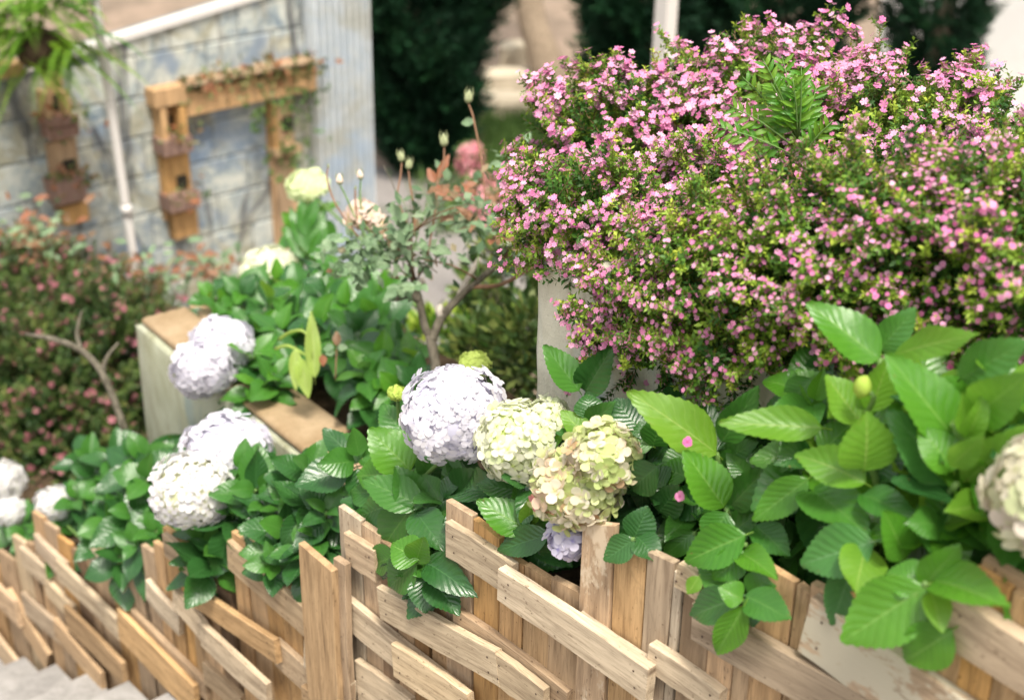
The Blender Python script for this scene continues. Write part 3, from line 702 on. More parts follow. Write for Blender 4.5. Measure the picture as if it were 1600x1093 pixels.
# ------------------------------------------------------------------ background trees
def conifer(label, c, R_, H, n, base_z=GZ, wide=1.0, holes=None):
    t = thing('conifer', label, 'tree', Vector((c.x, c.y, base_z)))
    tubeobj('trunk', [Vector((c.x, c.y, base_z)), Vector((c.x+.03, c.y, base_z+H*.5)), Vector((c.x, c.y, base_z+H*.97))], [.11, .08, .01], BARK_TRUNK, t, 8, 3)
    z_ = rng.beta(1.2, 1.5, n)*H; prof = np.interp(z_/H, [0, .06, .25, .55, .8, 1], [.2, .4, .8, 1, .6, .05])*R_
    q = rng.uniform(0, 2*np.pi, n); lump = 1+.18*np.sin(q*3+z_*5)+.12*np.sin(q*5-z_*9)
    rr = prof*lump*np.sqrt(rng.uniform(.35, 1, n))
    P = np.stack([c.x+rr*np.cos(q)*wide, c.y+rr*np.sin(q), base_z+z_], 1); out = np.stack([np.cos(q), np.sin(q), np.full(n, .75)], 1)
    axd = unit(out + rng.normal(0, .25, (n, 3))); tt = np.clip(rng.uniform(0, 1, n)*.6+.35*(np.sin(q*4+z_*7)*.5+.5), 0, 1)
    K = 13; L0 = rng.uniform(.14, .26, n); parts = []
    PP = []; DD = []; LL = []; TT = []
    side = unit(np.cross(axd, rng.normal(0, 1, (n, 3))))
    for k in range(K):
        f = k/(K-1); s = 1 if k % 2 else -1
        PP.append(P+axd*(L0*f)[:, None]); DD.append(unit(axd*.8+side*s*(.75*(1-f)+.1)+rng.normal(0, .15, (n, 3)))); LL.append(L0*(.55-.3*f)); TT.append(tt)
    PP = np.concatenate(PP); DD = np.concatenate(DD); LL = np.concatenate(LL); TT = np.concatenate(TT)
    V, T, A_ = cards(PP, DD, unit(rng.normal(0, 1, PP.shape)), LL, LL*.28, TT)
    o0 = vpy(Vector((c.x, c.y, base_z))); inst('crown', npmesh('crown', V-o0, T, F_CYPRESS, A_), t, Matrix.Translation(Vector(o0)), kind='stuff'); return t
conifer('big dark green cypress right beside the ribbed blue panel', hd(655, 190, 11.8), .70, 5.2, 9000)
conifer('dark cypress between the leaning trunk and the white post', hd(1010, 120, 11.6), .50, 4.2, 5000)
conifer('dark cypress behind the very top of the pink bush', hd(1205, 110, 11.6), .62, 4.3, 5000)
ct = conifer('dark cypress in front of the white wall with one branch sticking out', hd(1455, 110, 11.4), .34, 4.3, 2200)
# the side branch of the last tree
n = 420; a_ = vpy(hd(1440, 180, 11.2)); b_ = vpy(hd(1535, 22, 11.2)); f = rng.uniform(0, 1, n)
P = a_+(b_-a_)*f[:, None]+rng.normal(0, .055, (n, 3))*(1.2-f)[:, None]; dr = unit((b_-a_)[None]+rng.normal(0, .35, (n, 3)))
V, T, A_ = cards(np.repeat(P, 5, 0)+rng.normal(0, .02, (n*5, 3)), unit(np.repeat(dr, 5, 0)+rng.normal(0, .3, (n*5, 3))), unit(rng.normal(0, 1, (n*5, 3))), rng.uniform(.06, .12, n*5), rng.uniform(.015, .03, n*5), rng.uniform(.2, 1, n*5))
inst('side_branch', npmesh('side_branch', V-a_, T, F_CYPRESS, A_), ct, Matrix.Translation(Vector(a_)), kind='stuff')
# leaning bare trunk
ta = hz(868, 152, GZ); tb = hd(826, 4, ta.length*.985)
tt = thing('leaning_tree', 'bare leaning tree trunk between the two dark cypresses', 'tree', ta)
up_ = (tb-ta); tubeobj('trunk', [ta, ta+up_*.5, tb, tb+up_*1.0+Z*.6], [.2, .16, .14, .1], BARK_TRUNK, tt, 10, 4)
for (q, l_) in ((.4, .9), (2.2, 1.0), (4.0, .8)):
    s_ = tb+up_*1.0+Z*.6; tubeobj('limb', [s_, s_+Vector((math.cos(q)*.4, math.sin(q)*.4, .4)), s_+Vector((math.cos(q)*l_, math.sin(q)*l_, 1.0))], [.09, .06, .03], BARK_TRUNK, tt, 6, 2)
n = 1500; cc = vpy(tb+up_*1.0+Z*1.8); P = cc+unit(rng.normal(0, 1, (n, 3)))*rng.uniform(.4, 1.1, n)[:, None]
V, T, A_ = cards(P, unit(rng.normal(0, 1, (n, 3))), unit(rng.normal(0, 1, (n, 3))), rng.uniform(.1, .2, n), rng.uniform(.05, .09, n), rng.uniform(0, 1, n))
inst('crown', npmesh('crown', V-cc, T, F_CYPRESS, A_), tt, Matrix.Translation(Vector(cc)), kind='stuff')
# tan stone edging blocks beside the trunk
for k, (x0, x1, y0, y1) in enumerate(((728, 880, 158, 192), (742, 872, 128, 152), (782, 822, 84, 116))):
    a = hz(x0, y1, GZ); b = hz(x1, y1-4, GZ); ex = b-a; hgt = [.20, .20, .26][k]
    st = thing('stone_block', ['long low tan stone block, nearest the grass', 'tan stone block just below the leaning trunk', 'small squarish tan stone beside the leaning trunk'][k], 'stone', a)
    cbox('stone', a, ex, Vector((0, .32, 0)), Z*hgt, C_TAN, st, rx=4, jit=.015)
# grass and pink azalea behind the rose
n = 9000; g0 = hz(770, 330, GZ); g1 = hz(800, 195, GZ)
P = vpy(g0)+(vpy(g1)-vpy(g0))*rng.uniform(-.25, 1, n)[:, None]+np.stack([rng.normal(.35, .38, n), np.zeros(n), np.zeros(n)], 1); P[:, 2] = GZ
V, T, A_ = cards(P, unit(np.stack([rng.normal(0, .3, n), rng.normal(0, .3, n), np.ones(n)], 1)), unit(rng.normal(0, 1, (n, 3))), rng.uniform(.08, .22, n), rng.uniform(.012, .02, n), rng.uniform(0, 1, n))
o = bpy.data.objects.new('grass', npmesh('grass', V-vpy(g0), T, F_GRASS, A_)); o.location = g0; link(o, None, 'pale green grass growing behind the pink azalea', 'grass', kind='stuff')
def small_shrub(label, lobes, nl, fk, nf, cat='shrub', ll=.05, lw=.022, fr_=.03, fm=None, lm=None, name='shrub'):
    c0 = lobes[0][0]; t = thing(name, label, cat, Vector((c0.x, c0.y, c0.z-lobes[0][1][2]*1.6)))
    P, dr, L_ = on_lobes(lobes, nl, (.5, 1.0), .2); m = len(P)
    V, T, A_ = cards(P, dr, unit(rng.normal(0, 1, (m, 3))), ll*rng.uniform(.7, 1.3, m), lw*rng.uniform(.7, 1.3, m), rng.uniform(0, 1, m))
    o0 = vpy(c0); inst('foliage', npmesh('foliage', V-o0, T, lm, A_), t, Matrix.Translation(Vector(o0)), kind='stuff')
    for k in range(4):
        q = Vector((random.uniform(-1, 1), random.uniform(-1, 1), 0))*lobes[0][1][0]*.5
        tubeobj('stem', [Vector(t.location), Vector(t.location)+q*.4+Z*.1, c0+q+Z*lobes[0][1][2]*.2], [.012, .009, .004], BARK, t, 5, 2)
    if nf:
        P, dr, L_ = on_lobes(lobes, nf, (.9, 1.08), .2); m = len(P)
        V, T, A_ = flowers_np(P, dr, fr_*rng.uniform(.7, 1.2, m), rng.uniform(0, 1, m), 5)
        inst('blossoms', npmesh('blossoms', V-o0, T, fm, A_), t, Matrix.Translation(Vector(o0)), kind='stuff')
    return t
T_AZ = tintmat('blossom_azalea', [(0, (.62, .2, .25)), (1, (.76, .36, .40))], .2)
small_shrub('blurred rose-pink azalea bush behind the rose branches', [(hd(736, 250, 8.9), (.07, .08, .10), 1), (hd(790, 330, 8.0), (.16, .16, .12), 1.2), (hd(758, 305, 8.2), (.13, .13, .12), .8)], 900, None, 420, 'bush', .05, .022, .035, T_AZ, F_GRASS, 'azalea_bush')
small_shrub('dark green leafy shrub on the path to the left of the pale planter wall', [(hd(800, 470, 6.0), (.22, .22, .34), 1), (hd(770, 560, 5.4), (.18, .18, .2), .7), (hd(832, 560, 5.2), (.16, .2, .3), .6)], 2600, None, 0, 'shrub', .06, .03, .03, None, F_CUPHEA2, 'leafy_shrub')
small_shrub('low green shrub behind the rose trunk fork', [(hd(760, 500, 6.4), (.10, .12, .16), 1), (hd(690, 540, 5.8), (.2, .16, .14), 1)], 1300, None, 0, 'shrub', .06, .028, .03, None, F_CUPHEA, 'leafy_shrub')

# ------------------------------------------------------------------ wall planters of reclaimed wood
def wbox(name, x0, y0, x1, y1, prot, mat, parent, back=0.0):
    """box on the wall face: pixel-measured edges, protruding prot metres"""
    d = back+prot; a = hw(x0, y1, d); b = hw(x1, y1, d); t = hw(x0, y0, d)
    u0, u1 = a.dot(WN), b.dot(WN); z0_, z1_ = (a.z+b.z)/2, t.z
    z0_ = a.z; p = wp(u0, z0_, d)
    return inst(name, mesh(name, box_v(Vector((0, 0, 0)), WN*(u1-u0), WDn*prot, Z*(z1_-z0_)), BOXF, mat), parent, Matrix.Translation(p))
def tufts(parent, px0, py0, px1, py1, d, n, l=.09, name='succulents', mat=None, spread=.05, hang=.0):
    a = vpy(hw(px0, py0, d)); b = vpy(hw(px1, py1, d)); P = a+(b-a)*rng.uniform(0, 1, n)[:, None]+rng.normal(0, spread, (n, 3))*np.array([1, 1, .8]); 
    P[:, 2] -= np.abs(rng.normal(0, hang, n)) if hang else 0
    dr = unit(rng.normal(0, .7, (n, 3))+np.array([0, 0, .6])); V, T, A_ = cards(P, dr, unit(rng.normal(0, 1, (n, 3))), rng.uniform(.5, 1.2, n)*l, rng.uniform(.3, .5, n)*l, np.clip(rng.normal(.45, .3, n), 0, 1))
    return inst(name, npmesh(name, V-a, T, mat or T_SUCC, A_), parent, Matrix.Translation(Vector(a)), kind='stuff')
k = thing('wall_planter', 'upright orange wood wall planter hanging below the fern', 'planter', hw(110, 350, .02))
wbox('shelf', -40, 112, 42, 132, .12, W_ORANGE, k); wbox('back_board', 84, 100, 110, 222, .03, W_ORANGE, k); 
wbox('frame_side', 76, 146, 84, 190, .12, W_ORANGE, k); wbox('frame_side', 105, 144, 114, 188, .12, W_ORANGE, k); wbox('opening_shade', 86, 148, 104, 174, .035, M_HOLE_SHADE, k)
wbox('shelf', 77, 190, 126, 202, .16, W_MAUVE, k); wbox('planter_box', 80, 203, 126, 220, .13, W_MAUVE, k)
wbox('back_board', 88, 222, 133, 330, .04, W_ORANGE, k); wbox('opening_shade', 101, 252, 120, 269, .055, M_HOLE_SHADE, k)
wbox('planter_box', 90, 288, 139, 322, .15, W_MAUVE, k); wbox('foot_block', 104, 323, 142, 353, .09, W_ORANGE, k)
tufts(k, 82, 186, 124, 184, .12, 50, .06); tufts(k, 92, 284, 136, 280, .12, 90, .06)
k = thing('wall_planter', 'L-shaped orange wood wall planter with a long beam of red succulents', 'planter', hw(290, 370, .02))
wbox('top_block', 243, 143, 293, 170, .12, W_ORANGE, k); wbox('frame_side', 256, 171, 265, 222, .12, W_ORANGE, k); wbox('frame_side', 284, 168, 295, 222, .12, W_ORANGE, k); wbox('back_board', 258, 171, 292, 345, .03, W_ORANGE, k); wbox('opening_shade', 266, 180, 283, 204, .035, M_HOLE_SHADE, k)
wbox('shelf', 258, 222, 303, 246, .15, W_MAUVE, k); wbox('face_board', 260, 247, 301, 306, .07, W_ORANGE, k); wbox('opening_shade', 279, 276, 294, 297, .085, M_HOLE_SHADE, k)
wbox('shelf', 268, 310, 316, 334, .15, W_MAUVE, k); wbox('foot_block', 274, 335, 312, 375, .08, W_ORANGE, k)
wbox('beam', 294, 145, 497, 182, .10, W_ORANGE, k); wbox('beam_shelf', 294, 131, 497, 137, .14, W_TAN, k)
tufts(k, 300, 137, 495, 103, .12, 330, .07); tufts(k, 400, 160, 490, 140, .16, 120, .065, 'trailing_plant', F_GRASS, .06, .12); tufts(k, 262, 216, 300, 212, .14, 45, .06); tufts(k, 272, 308, 314, 300, .14, 40, .06)
k = thing('wall_planter', 'narrow upright wood planter under the right end of the beam', 'planter', hw(452, 420, .02))
wbox('back_board', 434, 163, 470, 400, .05, W_ORANGE, k); wbox('opening_shade', 444, 184, 460, 207, .068, M_HOLE_SHADE, k); wbox('frame_side', 430, 163, 437, 235, .1, W_ORANGE, k); wbox('shelf', 432, 236, 472, 246, .13, W_TAN, k); wbox('face_board', 440, 248, 462, 400, .075, W_TAN, k)
tufts(k, 432, 236, 474, 228, .14, 70, .07, 'trailing_plant', F_GRASS, .05, .1)

# fern at the top left
fr0 = hw(62, 58, .5); fern = thing('fern', 'bright yellow-green fern hanging at the top left corner', 'fern', fr0)
for k in range(95):
    q = random.uniform(0, 2*math.pi); L_ = random.uniform(.2, .40); out = Vector((math.cos(q), math.sin(q)*.7, random.uniform(-.5, .8))).normalized()
    P0 = fr0 + Vector((random.uniform(-.18, .18), random.uniform(-.1, .1), random.uniform(-.12, .22)))
    VV = []; TT = []; AA = []; nn = 34
    pp = []; 
    for i in range(nn):
        t = i/(nn-1); pp.append(P0 + out*L_*t + Z*(-.34*t*t*L_*2.2))
    ti = random.uniform(.1, 1)
    P_ = []; D_ = []; L2 = []
    for i in range(1, nn):
        ax = (pp[i]-pp[i-1]).normalized(); sd_ = ax.cross(Z).normalized()
        for s in (-1, 1): P_.append(vpy(pp[i])); D_.append(vpy((sd_*s+ax*.35+Z*-.1).normalized())); L2.append(.062*math.sin(math.pi*(.12+.86*i/nn)))
    P_ = np.array(P_); D_ = np.array(D_); L2 = np.array(L2)
    V, T, A_ = cards(P_, D_, np.tile([0, 0, 1.], (len(P_), 1)), L2, L2*.22, np.clip(ti+rng.normal(0, .1, len(P_)), 0, 1))
    inst('frond', npmesh('frond', V-vpy(P0), T, F_FERN, A_), fern, Matrix.Translation(P0))
pot = lumpy((.13, .13, .10), 5); inst('root_ball', mesh('root_ball', pot[0], pot[1], SOIL, smooth=True), fern, Matrix.Translation(fr0-Z*.06))

# ------------------------------------------------------------------ left flowering bush (blurred, dull pink)
def cuphea(name, label, lobes, n, leafmat_, flmat, root, single=0, frad=.0095, flmesh=None, ll=.012, lw=.0055, step=.006, tint0=.35, nf=1800, lmin=.10, lmax=.17, inner=.3, dist=3, upb=.25, shell=(.6, .9)):
    t = thing(name, label, 'bush', root)
    if single:
        P, nr_, L_ = on_lobes(lobes, n//6, shell, 0, lmin, lmax); P, dr, L_ = tiered(P, nr_, 9, .095, .045, .09)
    else: P, dr, L_ = on_lobes(lobes, n, shell, upb, lmin, lmax)
    leaves, stems, nodes = sprays(P, dr, L_, ll, lw, step, tint0=tint0)
    P2, dr2, L2 = on_lobes(lobes, int(n*inner), (.35, .6), .1, lmin, lmax); lv2, st2, _ = sprays(P2, dr2, L2, ll*1.3, lw*1.3, step*1.5, tint0=.1)  # inner sprays get a darker tint: shade within the bush put into colour
    V, T, A_, mi = merge([leaves, stems, lv2, st2]); o0 = vpy(root)
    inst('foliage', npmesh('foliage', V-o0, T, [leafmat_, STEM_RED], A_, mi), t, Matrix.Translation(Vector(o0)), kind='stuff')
    for l in lobes:
        for _ in range(5):
            q = Vector((random.uniform(-1, 1)*l[1][0]*.6, random.uniform(-1, 1)*l[1][1]*.6, random.uniform(-.2, .5)*l[1][2])); g = l[0]+q
            tubeobj('branch', [root, root.lerp(g, .45)+Z*.05, g], [.014, .009, .003], BARK, t, 5, 3)
    NP = np.concatenate([a for a, b, c in nodes]); ND = np.concatenate([b for a, b, c in nodes]); NT = np.concatenate([c for a, b, c in nodes])
    ok = NT > (.35 if single else .55); NP, ND, NT = NP[ok], ND[ok], NT[ok]
    if single:      # flowers open in the light, on the outer sprays
        fr3 = np.stack([vpy(-D), vpy(N), np.array([0, 0, 1.])]); dm = np.min(np.stack([np.linalg.norm(((NP-vpy(l[0])) @ fr3.T)/np.array(l[1]), axis=1) for l in lobes]), 0)
        ok = dm > .86; NP, ND, NT = NP[ok], ND[ok], NT[ok]
        near_ = np.argmin(np.stack([np.linalg.norm(((NP-vpy(l[0])) @ fr3.T)/np.array(l[1]), axis=1) for l in lobes]), 0)
        ND = unit(ND*.5 + unit(NP-np.array([vpy(l[0]) for l in lobes])[near_])*.9)
    sel = rng.choice(len(NP), min(nf, len(NP)), replace=False); NP, ND = NP[sel], ND[sel]
    # keep patches unevenly flowered
    g = np.sin(NP[:, 0]*13+1)*np.sin(NP[:, 2]*17)+np.sin(NP[:, 1]*11+2); kp = (g > -.6) & (np.sin(NP[:, 0]*31+NP[:, 2]*23)*np.sin(NP[:, 1]*29-NP[:, 2]*37+1) > -.35) | (rng.uniform(0, 1, len(g)) < .38); NP, ND = NP[kp], ND[kp]
    view = unit(-NP); ND = unit(ND*.8 + np.array([0, 0, .35]) + rng.normal(0, .3, ND.shape) + .25*view)
    NP = NP + ND*(.007 if not single else .013)
    if single:
        cen = np.array([vpy(l[0]) for l in lobes]); dd = np.min(np.stack([np.einsum('ij,ij->i', (NP-c), -unit(NP))*0 + (np.linalg.norm(c)-np.linalg.norm(NP, axis=1)) for c in cen]), 0)
        pxx = np.array([800+FPX*Vector(p).dot(RT)/Vector(p).dot(FW) for p in NP]); inside = (pxx < 1590)
        score = (np.linalg.norm(cen.mean(0))-np.linalg.norm(NP, axis=1)) - (~inside)*5 + rng.uniform(0, .25, len(NP))
        od = np.argsort(-score); near, rest = od[:single], od[single:]
        for i in near:
            nn = Vector(ND[i]); Q = nn.to_track_quat('Z', 'Y').to_matrix() @ Matrix.Rotation(random.uniform(0, 6.3), 3, 'Z')
            inst('flower', random.choice(flmesh), t, Matrix.Translation(Vector(NP[i])) @ (Q*frad*min(1.15, max(.6, (Vector(NP[i]).length/3.4)**1.8))*1.1*random.uniform(.8, 1.2)).to_4x4())
    else: rest = np.arange(len(NP))
    V, T, A_ = flowers_np(NP[rest], ND[rest], (frad*np.clip((np.linalg.norm(NP[rest], axis=1)/3.4)**2.2, .5, 1.1) if single else frad)*rng.uniform(.7, 1.25, len(rest)), rng.uniform(0, 1, len(rest)))
    inst('blossoms', npmesh('blossoms', V-o0, T, flmat, A_), t, Matrix.Translation(Vector(o0)), kind='stuff')
    return t
lob = [(hd(50, 640, 7.2), (.66, .45, .56), 1.2), (hd(150, 570, 7.2), (.42, .4, .42), .8), (hd(90, 730, 7.0), (.4, .4, .4), .7), (hd(50, 520, 7.5), (.5, .4, .38), .7)]
cuphea('flowering_bush', 'dark green bush dotted with dull pink flowers at the left edge', lob, 1900, F_CUPHEA2, T_DULL, Vector((lob[0][0].x, lob[0][0].y, GZ+.1)), nf=3800, frad=.017, ll=.022, lw=.010, step=.011, lmin=.16, lmax=.28, inner=.6, tint0=.4)
# mound of earth under it
V, Fc = lumpy((1.1, 1.1, 1.0), 3, 24, 12, .04); o = bpy.data.objects.new('earth_bank', mesh('earth_bank', V, Fc, SOIL, smooth=True)); o.location = lob[0][0]+Vector((-.1, .3, -1.1)); link(o, kind='structure')
# bare forked branch
bb = thing('bare_branch', 'bare grey forked branch in front of the dull pink bush', 'branch', hd(205, 700, 5.3))
q = lambda x, y, d=5.3: hd(x, y, d)
tubeobj('limb', [q(205, 705), q(186, 645), q(160, 583), q(128, 548), q(85, 530), q(40, 522, 5.4)], [.015, .014, .014, .013, .011, .006], BARK, bb, 7, 3)
tubeobj('limb', [q(160, 583), q(166, 560), q(185, 535)], [.011, .009, .004], BARK, bb, 6, 3); tubeobj('limb', [q(128, 548), q(120, 520), q(128, 485)], [.010, .008, .004], BARK, bb, 6, 3)
# red-leaved shrubs in front of the wall
def redshrub(label, cx, cy, dep, sx, sy, n, keys='er'):
    b0 = hd(cx, cy+sy*.9, dep); t = thing('nandina', label, 'shrub', b0)
    for s in range(7):
        px = cx+random.uniform(-sx, sx); py = cy-random.uniform(.2, 1)*sy; tp = hd(px, py, dep+random.uniform(-.15, .15)); tubeobj('stem', [b0, b0.lerp(tp, .5)+Vector((random.uniform(-.05, .05), 0, .03)), tp], [.006, .004, .002], STEM_RED, t, 5, 2)
    for i in range(n):
        px = cx+random.gauss(0, .5)*sx; py = cy+random.gauss(0, .5)*sy; b = hd(px, py, dep+random.uniform(-.2, .2)); L_ = random.uniform(.05, .09)
        d_ = Vector((random.gauss(0, 1), random.gauss(0, 1), random.gauss(.2, .6))).normalized(); leaf(t, b, b+d_*L_, L_*.42, random.choice(keys), sets=LS)
    return t
redshrub('red-leaved twiggy shrub at the left edge above the dull pink bush', 50, 385, 7.45, 75, 60, 230, 'eerr')
redshrub('thin shrub with sparse orange-red leaves round the foot of the thin pole', 215, 432, 7.4, 90, 38, 110, 'er')
redshrub('wispy reddish shrub between the thin pole and the cream hydrangea', 335, 415, 7.4, 60, 30, 70, 'er')

# ================================================================== FENCE
PT = .018        # plank thickness
def vplank(fence, xl, xr, yt, yt2=None, mat=None, d=0.0, H=.78, T=PT, name='plank', cut=None):
    """upright board; xl,xr at its top edge"""
    a = hp(xl, yt, d); b = hp(xr, yt2 if yt2 is not None else yt+ (xr-xl)*.68, d)
    w = (b-a).dot(-D); w = max(w-.003, .01); mid = (a+b)/2; zt_ = (a.z+b.z)/2; z0_ = mid.z-H
    X = -D; base = Vector((mid.x, mid.y, zt_-H)); cutz = (b.z-a.z) if cut is None else cut
    # local X = -D (rightwards), Y = N (away from viewer), Z up
    lean = random.uniform(-.006, .006)
    return board(name, H, w, T, mat or W_TAN, fence, frame(X, N, (Z+X*lean).normalized(), base), topcut=cutz)
def rail(fence, x0, y0, x1, y1, h, mat=None, d=-PT-.001, T=.02, extra=0.0, name='rail'):
    """lengthwise board on the front; (x0,y0)-(x1,y1) = its top front edge, h = height in pixels at the start"""
    dd = d-T; a = hp(x0, y0, dd); b = hp(x1, y1, dd); hgt = (a-hp(x0, y0+h, dd)).z
    ax = (b-a); L_ = ax.length+extra; ax.normalize(); up_ = N.cross(ax); up_ = up_ if up_.z > 0 else -up_; up_.normalize()
    if name == 'rail':
        fr = min(.12, .03/L_); fx = [fr, 1-fr] + ([.5] if L_ > .5 else [])
        pts_ = []
        for q_ in fx:
            for h_ in (.28, .72): pts_.append(a.lerp(b, q_) - up_*hgt*h_ - N*.0012 + ax*random.uniform(-.006, .006))
        nails(fence, pts_)
    # local Z = length, X = up, Y = N
    mid = a - up_*hgt/2 + N*T
    return board(name, L_, hgt, T, mat or W_GREY, fence, frame(up_, N, ax, mid) if up_.cross(N).dot(ax) > 0 else frame(-up_, N, ax, mid), topcut=random.uniform(-.006, .006), nl=6)
NAILM = NB('nail_rusty').base((.06, .035, .025), .6)
def nails(f, pts):
    V = []; Fc = []; o0 = pts[0].copy()
    for p in pts:
        b0 = len(V); c = p-o0
        for k in range(6): V.append(c + D*(.0028*math.cos(k*1.047)) + Z*(.0028*math.sin(k*1.047)))
        V.append(c-N*.0012)
        for k in range(6): Fc.append((b0+k, b0+(k+1) % 6, b0+6))
    inst('nails', mesh('nails', V, Fc, NAILM), f, Matrix.Translation(o0), kind='stuff')
def fence(label, cx, cy):
    p = hp(cx, cy); zf = z0 + (s0-fs(p))/TR*RI
    return thing('pallet_fence', label, 'fence', Vector((p.x, p.y, zf)), 'pallet wood fence sections stepping down the stairs')
mats = lambda s: {'t': W_TAN, 'g': W_GREY, 'p': W_PALE, 'o': W_ORANGE, 'd': W_DARK, 'w': W_PAINT, 'u': W_WORN}[s]
# bearers behind the planks keep every section together
def bearer(f, x0, x1, y0, y1):
    rail(f, x0, y0, x1, y1, 34, W_DARK, d=.022, T=.02, name='bearer')
# --- far left
f = fence('far left fence section with many steep overlapping boards above the lowest steps', 130, 900)
for xl, xr, yt, mt in ((-60, -28, 850, 't'), (-28, 2, 860, 'o'), (2, 28, 856, 't'), (25, 47, 833, 'p'), (47, 57, 842, 'o'), (56, 75, 795, 'o'), (74, 95, 811, 't'), (95, 117, 833, 'o'), (117, 139, 852, 'd'), (139, 152, 850, 'o'), (147, 177, 843, 't'), (177, 203, 868, 'o'), (203, 229, 888, 't')):
    vplank(f, xl, xr, yt, None, mats(mt), H=.80)
bearer(f, -50, 225, 860, 1010)
for k, (x0, y0, x1, y1, h, mt, d2) in enumerate(((52, 833, 100, 880, 24, 'g', 0), (29, 853, 69, 886, 26, 'p', 0), (86, 874, 181, 967, 27, 'p', 1), (32, 925, 88, 973, 26, 'g', 0), (83, 966, 157, 1052, 26, 't', 1), (68, 901, 112, 947, 24, 'p', 0), (99, 945, 190, 1037, 30, 't', 1), (138, 853, 190, 905, 22, 'p', 0), (11, 919, 75, 1022, 30, 't', 0), (-40, 880, 22, 940, 30, 't', 1), (-30, 960, 30, 1040, 28, 'g', 1))):
    rail(f, x0, y0, x1, y1, h, mats(mt), d=-PT-.001-d2*.022)
# --- left middle
f = fence('fence section under the white hydrangea with long boards running to its right', 340, 930)
for xl, xr, yt, mt in ((227, 248, 847, 't'), (246, 262, 842, 'o'), (262, 282, 820, 'o'), (282, 300, 834, 'o'), (300, 322, 872, 't'), (322, 346, 892, 'o'), (346, 369, 908, 'd'), (369, 392, 826, 'o'), (391, 419, 828, 't'), (419, 446, 880, 'o'), (446, 478, 905, 'o')):
    vplank(f, xl, xr, yt, None, mats(mt), H=.80)
bearer(f, 232, 470, 880, 1040)
for (x0, y0, x1, y1, h, mt, d2) in ((253, 833, 307, 877, 32, 'g', 1), (294, 886, 320, 912, 28, 'p', 0), (295, 912, 427, 1000, 30, 't', 1), (227, 905, 279, 962, 30, 'p', 0), (270, 918, 318, 975, 32, 'p', 1), (311, 972, 415, 1068, 34, 'p', 2), (354, 844, 488, 962, 42, 'g', 0), (428, 998, 506, 1068, 40, 'g', 0), (475, 998, 548, 1068, 44, 'p', 1), (316, 1034, 375, 1088, 30, 'g', 0), (182, 950, 302, 1072, 44, 't', 1), (204, 952, 320, 1066, 26, 't', 0), (470, 1070, 520, 1112, 40, 't', 1)):
    rail(f, x0, y0, x1, y1, h, mats(mt), d=-PT-.001-d2*.022)
# --- middle with the tall plain board
f = fence('fence section with the tall smooth tan board standing proud of the rails', 590, 950)
vplank(f, 476, 529, 844, 889, W_TAN, d=-.062, H=.50, T=.02)
vplank(f, 530, 549, 866, 878, W_TAN, d=-.042, H=.52, T=.02)
for xl, xr, yt, mt in ((480, 508, 900, 'o'), (508, 537, 880, 't'), (537, 572, 786, 'p'), (572, 602, 812, 't'), (602, 628, 838, 'd'), (628, 655, 858, 'o'), (655, 680, 880, 'd'), (680, 707, 900, 'o')):
    vplank(f, xl, xr, yt, None, mats(mt), H=.82)
bearer(f, 500, 700, 900, 1040)
for (x0, y0, x1, y1, h, mt, d2) in ((537, 832, 583, 860, 46, 'g', 0), (534, 928, 720, 1076, 48, 'p', 0), (554, 1030, 640, 1092, 60, 'p', 0), (611, 1004, 730, 1084, 50, 'p', 1), (588, 916, 774, 1018, 46, 'p', 1), (771, 1018, 850, 1078, 50, 'p', 1)):
    rail(f, x0, y0, x1, y1, h, mats(mt), d=-PT-.001-d2*.022)
# --- centre, below the big flower heads
f = fence('fence section with one long pale rail below the big lilac and cream flower heads', 810, 960)
for xl, xr, yt, y2, mt in ((706, 748, 778, 803, 't'), (748, 790, 806, 838, 'o'), (790, 828, 855, 880, 'o'), (828, 870, 876, 903, 't'), (870, 919, 897, 923, 't')):
    vplank(f, xl, xr, yt, y2, mats(mt), H=.80)
bearer(f, 715, 915, 850, 990)
rail(f, 708, 948, 886, 1080, 34, W_TAN, d=-PT-.001, T=.019)
rail(f, 696, 815, 800, 882, 54, W_PALE); rail(f, 778, 887, 1012, 1046, 52, W_PALE, d=-PT-.022, T=.026)
rail(f, 903, 958, 1012, 1032, 30, W_PALE, d=-PT-.001, T=.018)
# --- right of centre
f = fence('fence section starting with the pale worn plank under the green and pink flower head', 1050, 960)
for xl, xr, yt, y2, mt in ((919, 970, 812, 818, 'u'), (970, 1021, 846, 864, 't'), (1021, 1063, 856, 874, 'g'), (1063, 1078, 886, 900, 'p'), (1078, 1122, 905, 935, 't'), (1122, 1164, 930, 955, 'o'), (1164, 1192, 940, 965, 't')):
    vplank(f, xl, xr, yt, y2, mats(mt), H=.82, d=(0 if mt != 'u' else -.004))
bearer(f, 930, 1180, 890, 1030)
rail(f, 1014, 1005, 1125, 1082, 46, W_PALE, T=.024); rail(f, 1082, 940, 1390, 1110, 62, W_GREY, T=.024)
rail(f, 1060, 880, 1096, 906, 40, W_PALE)
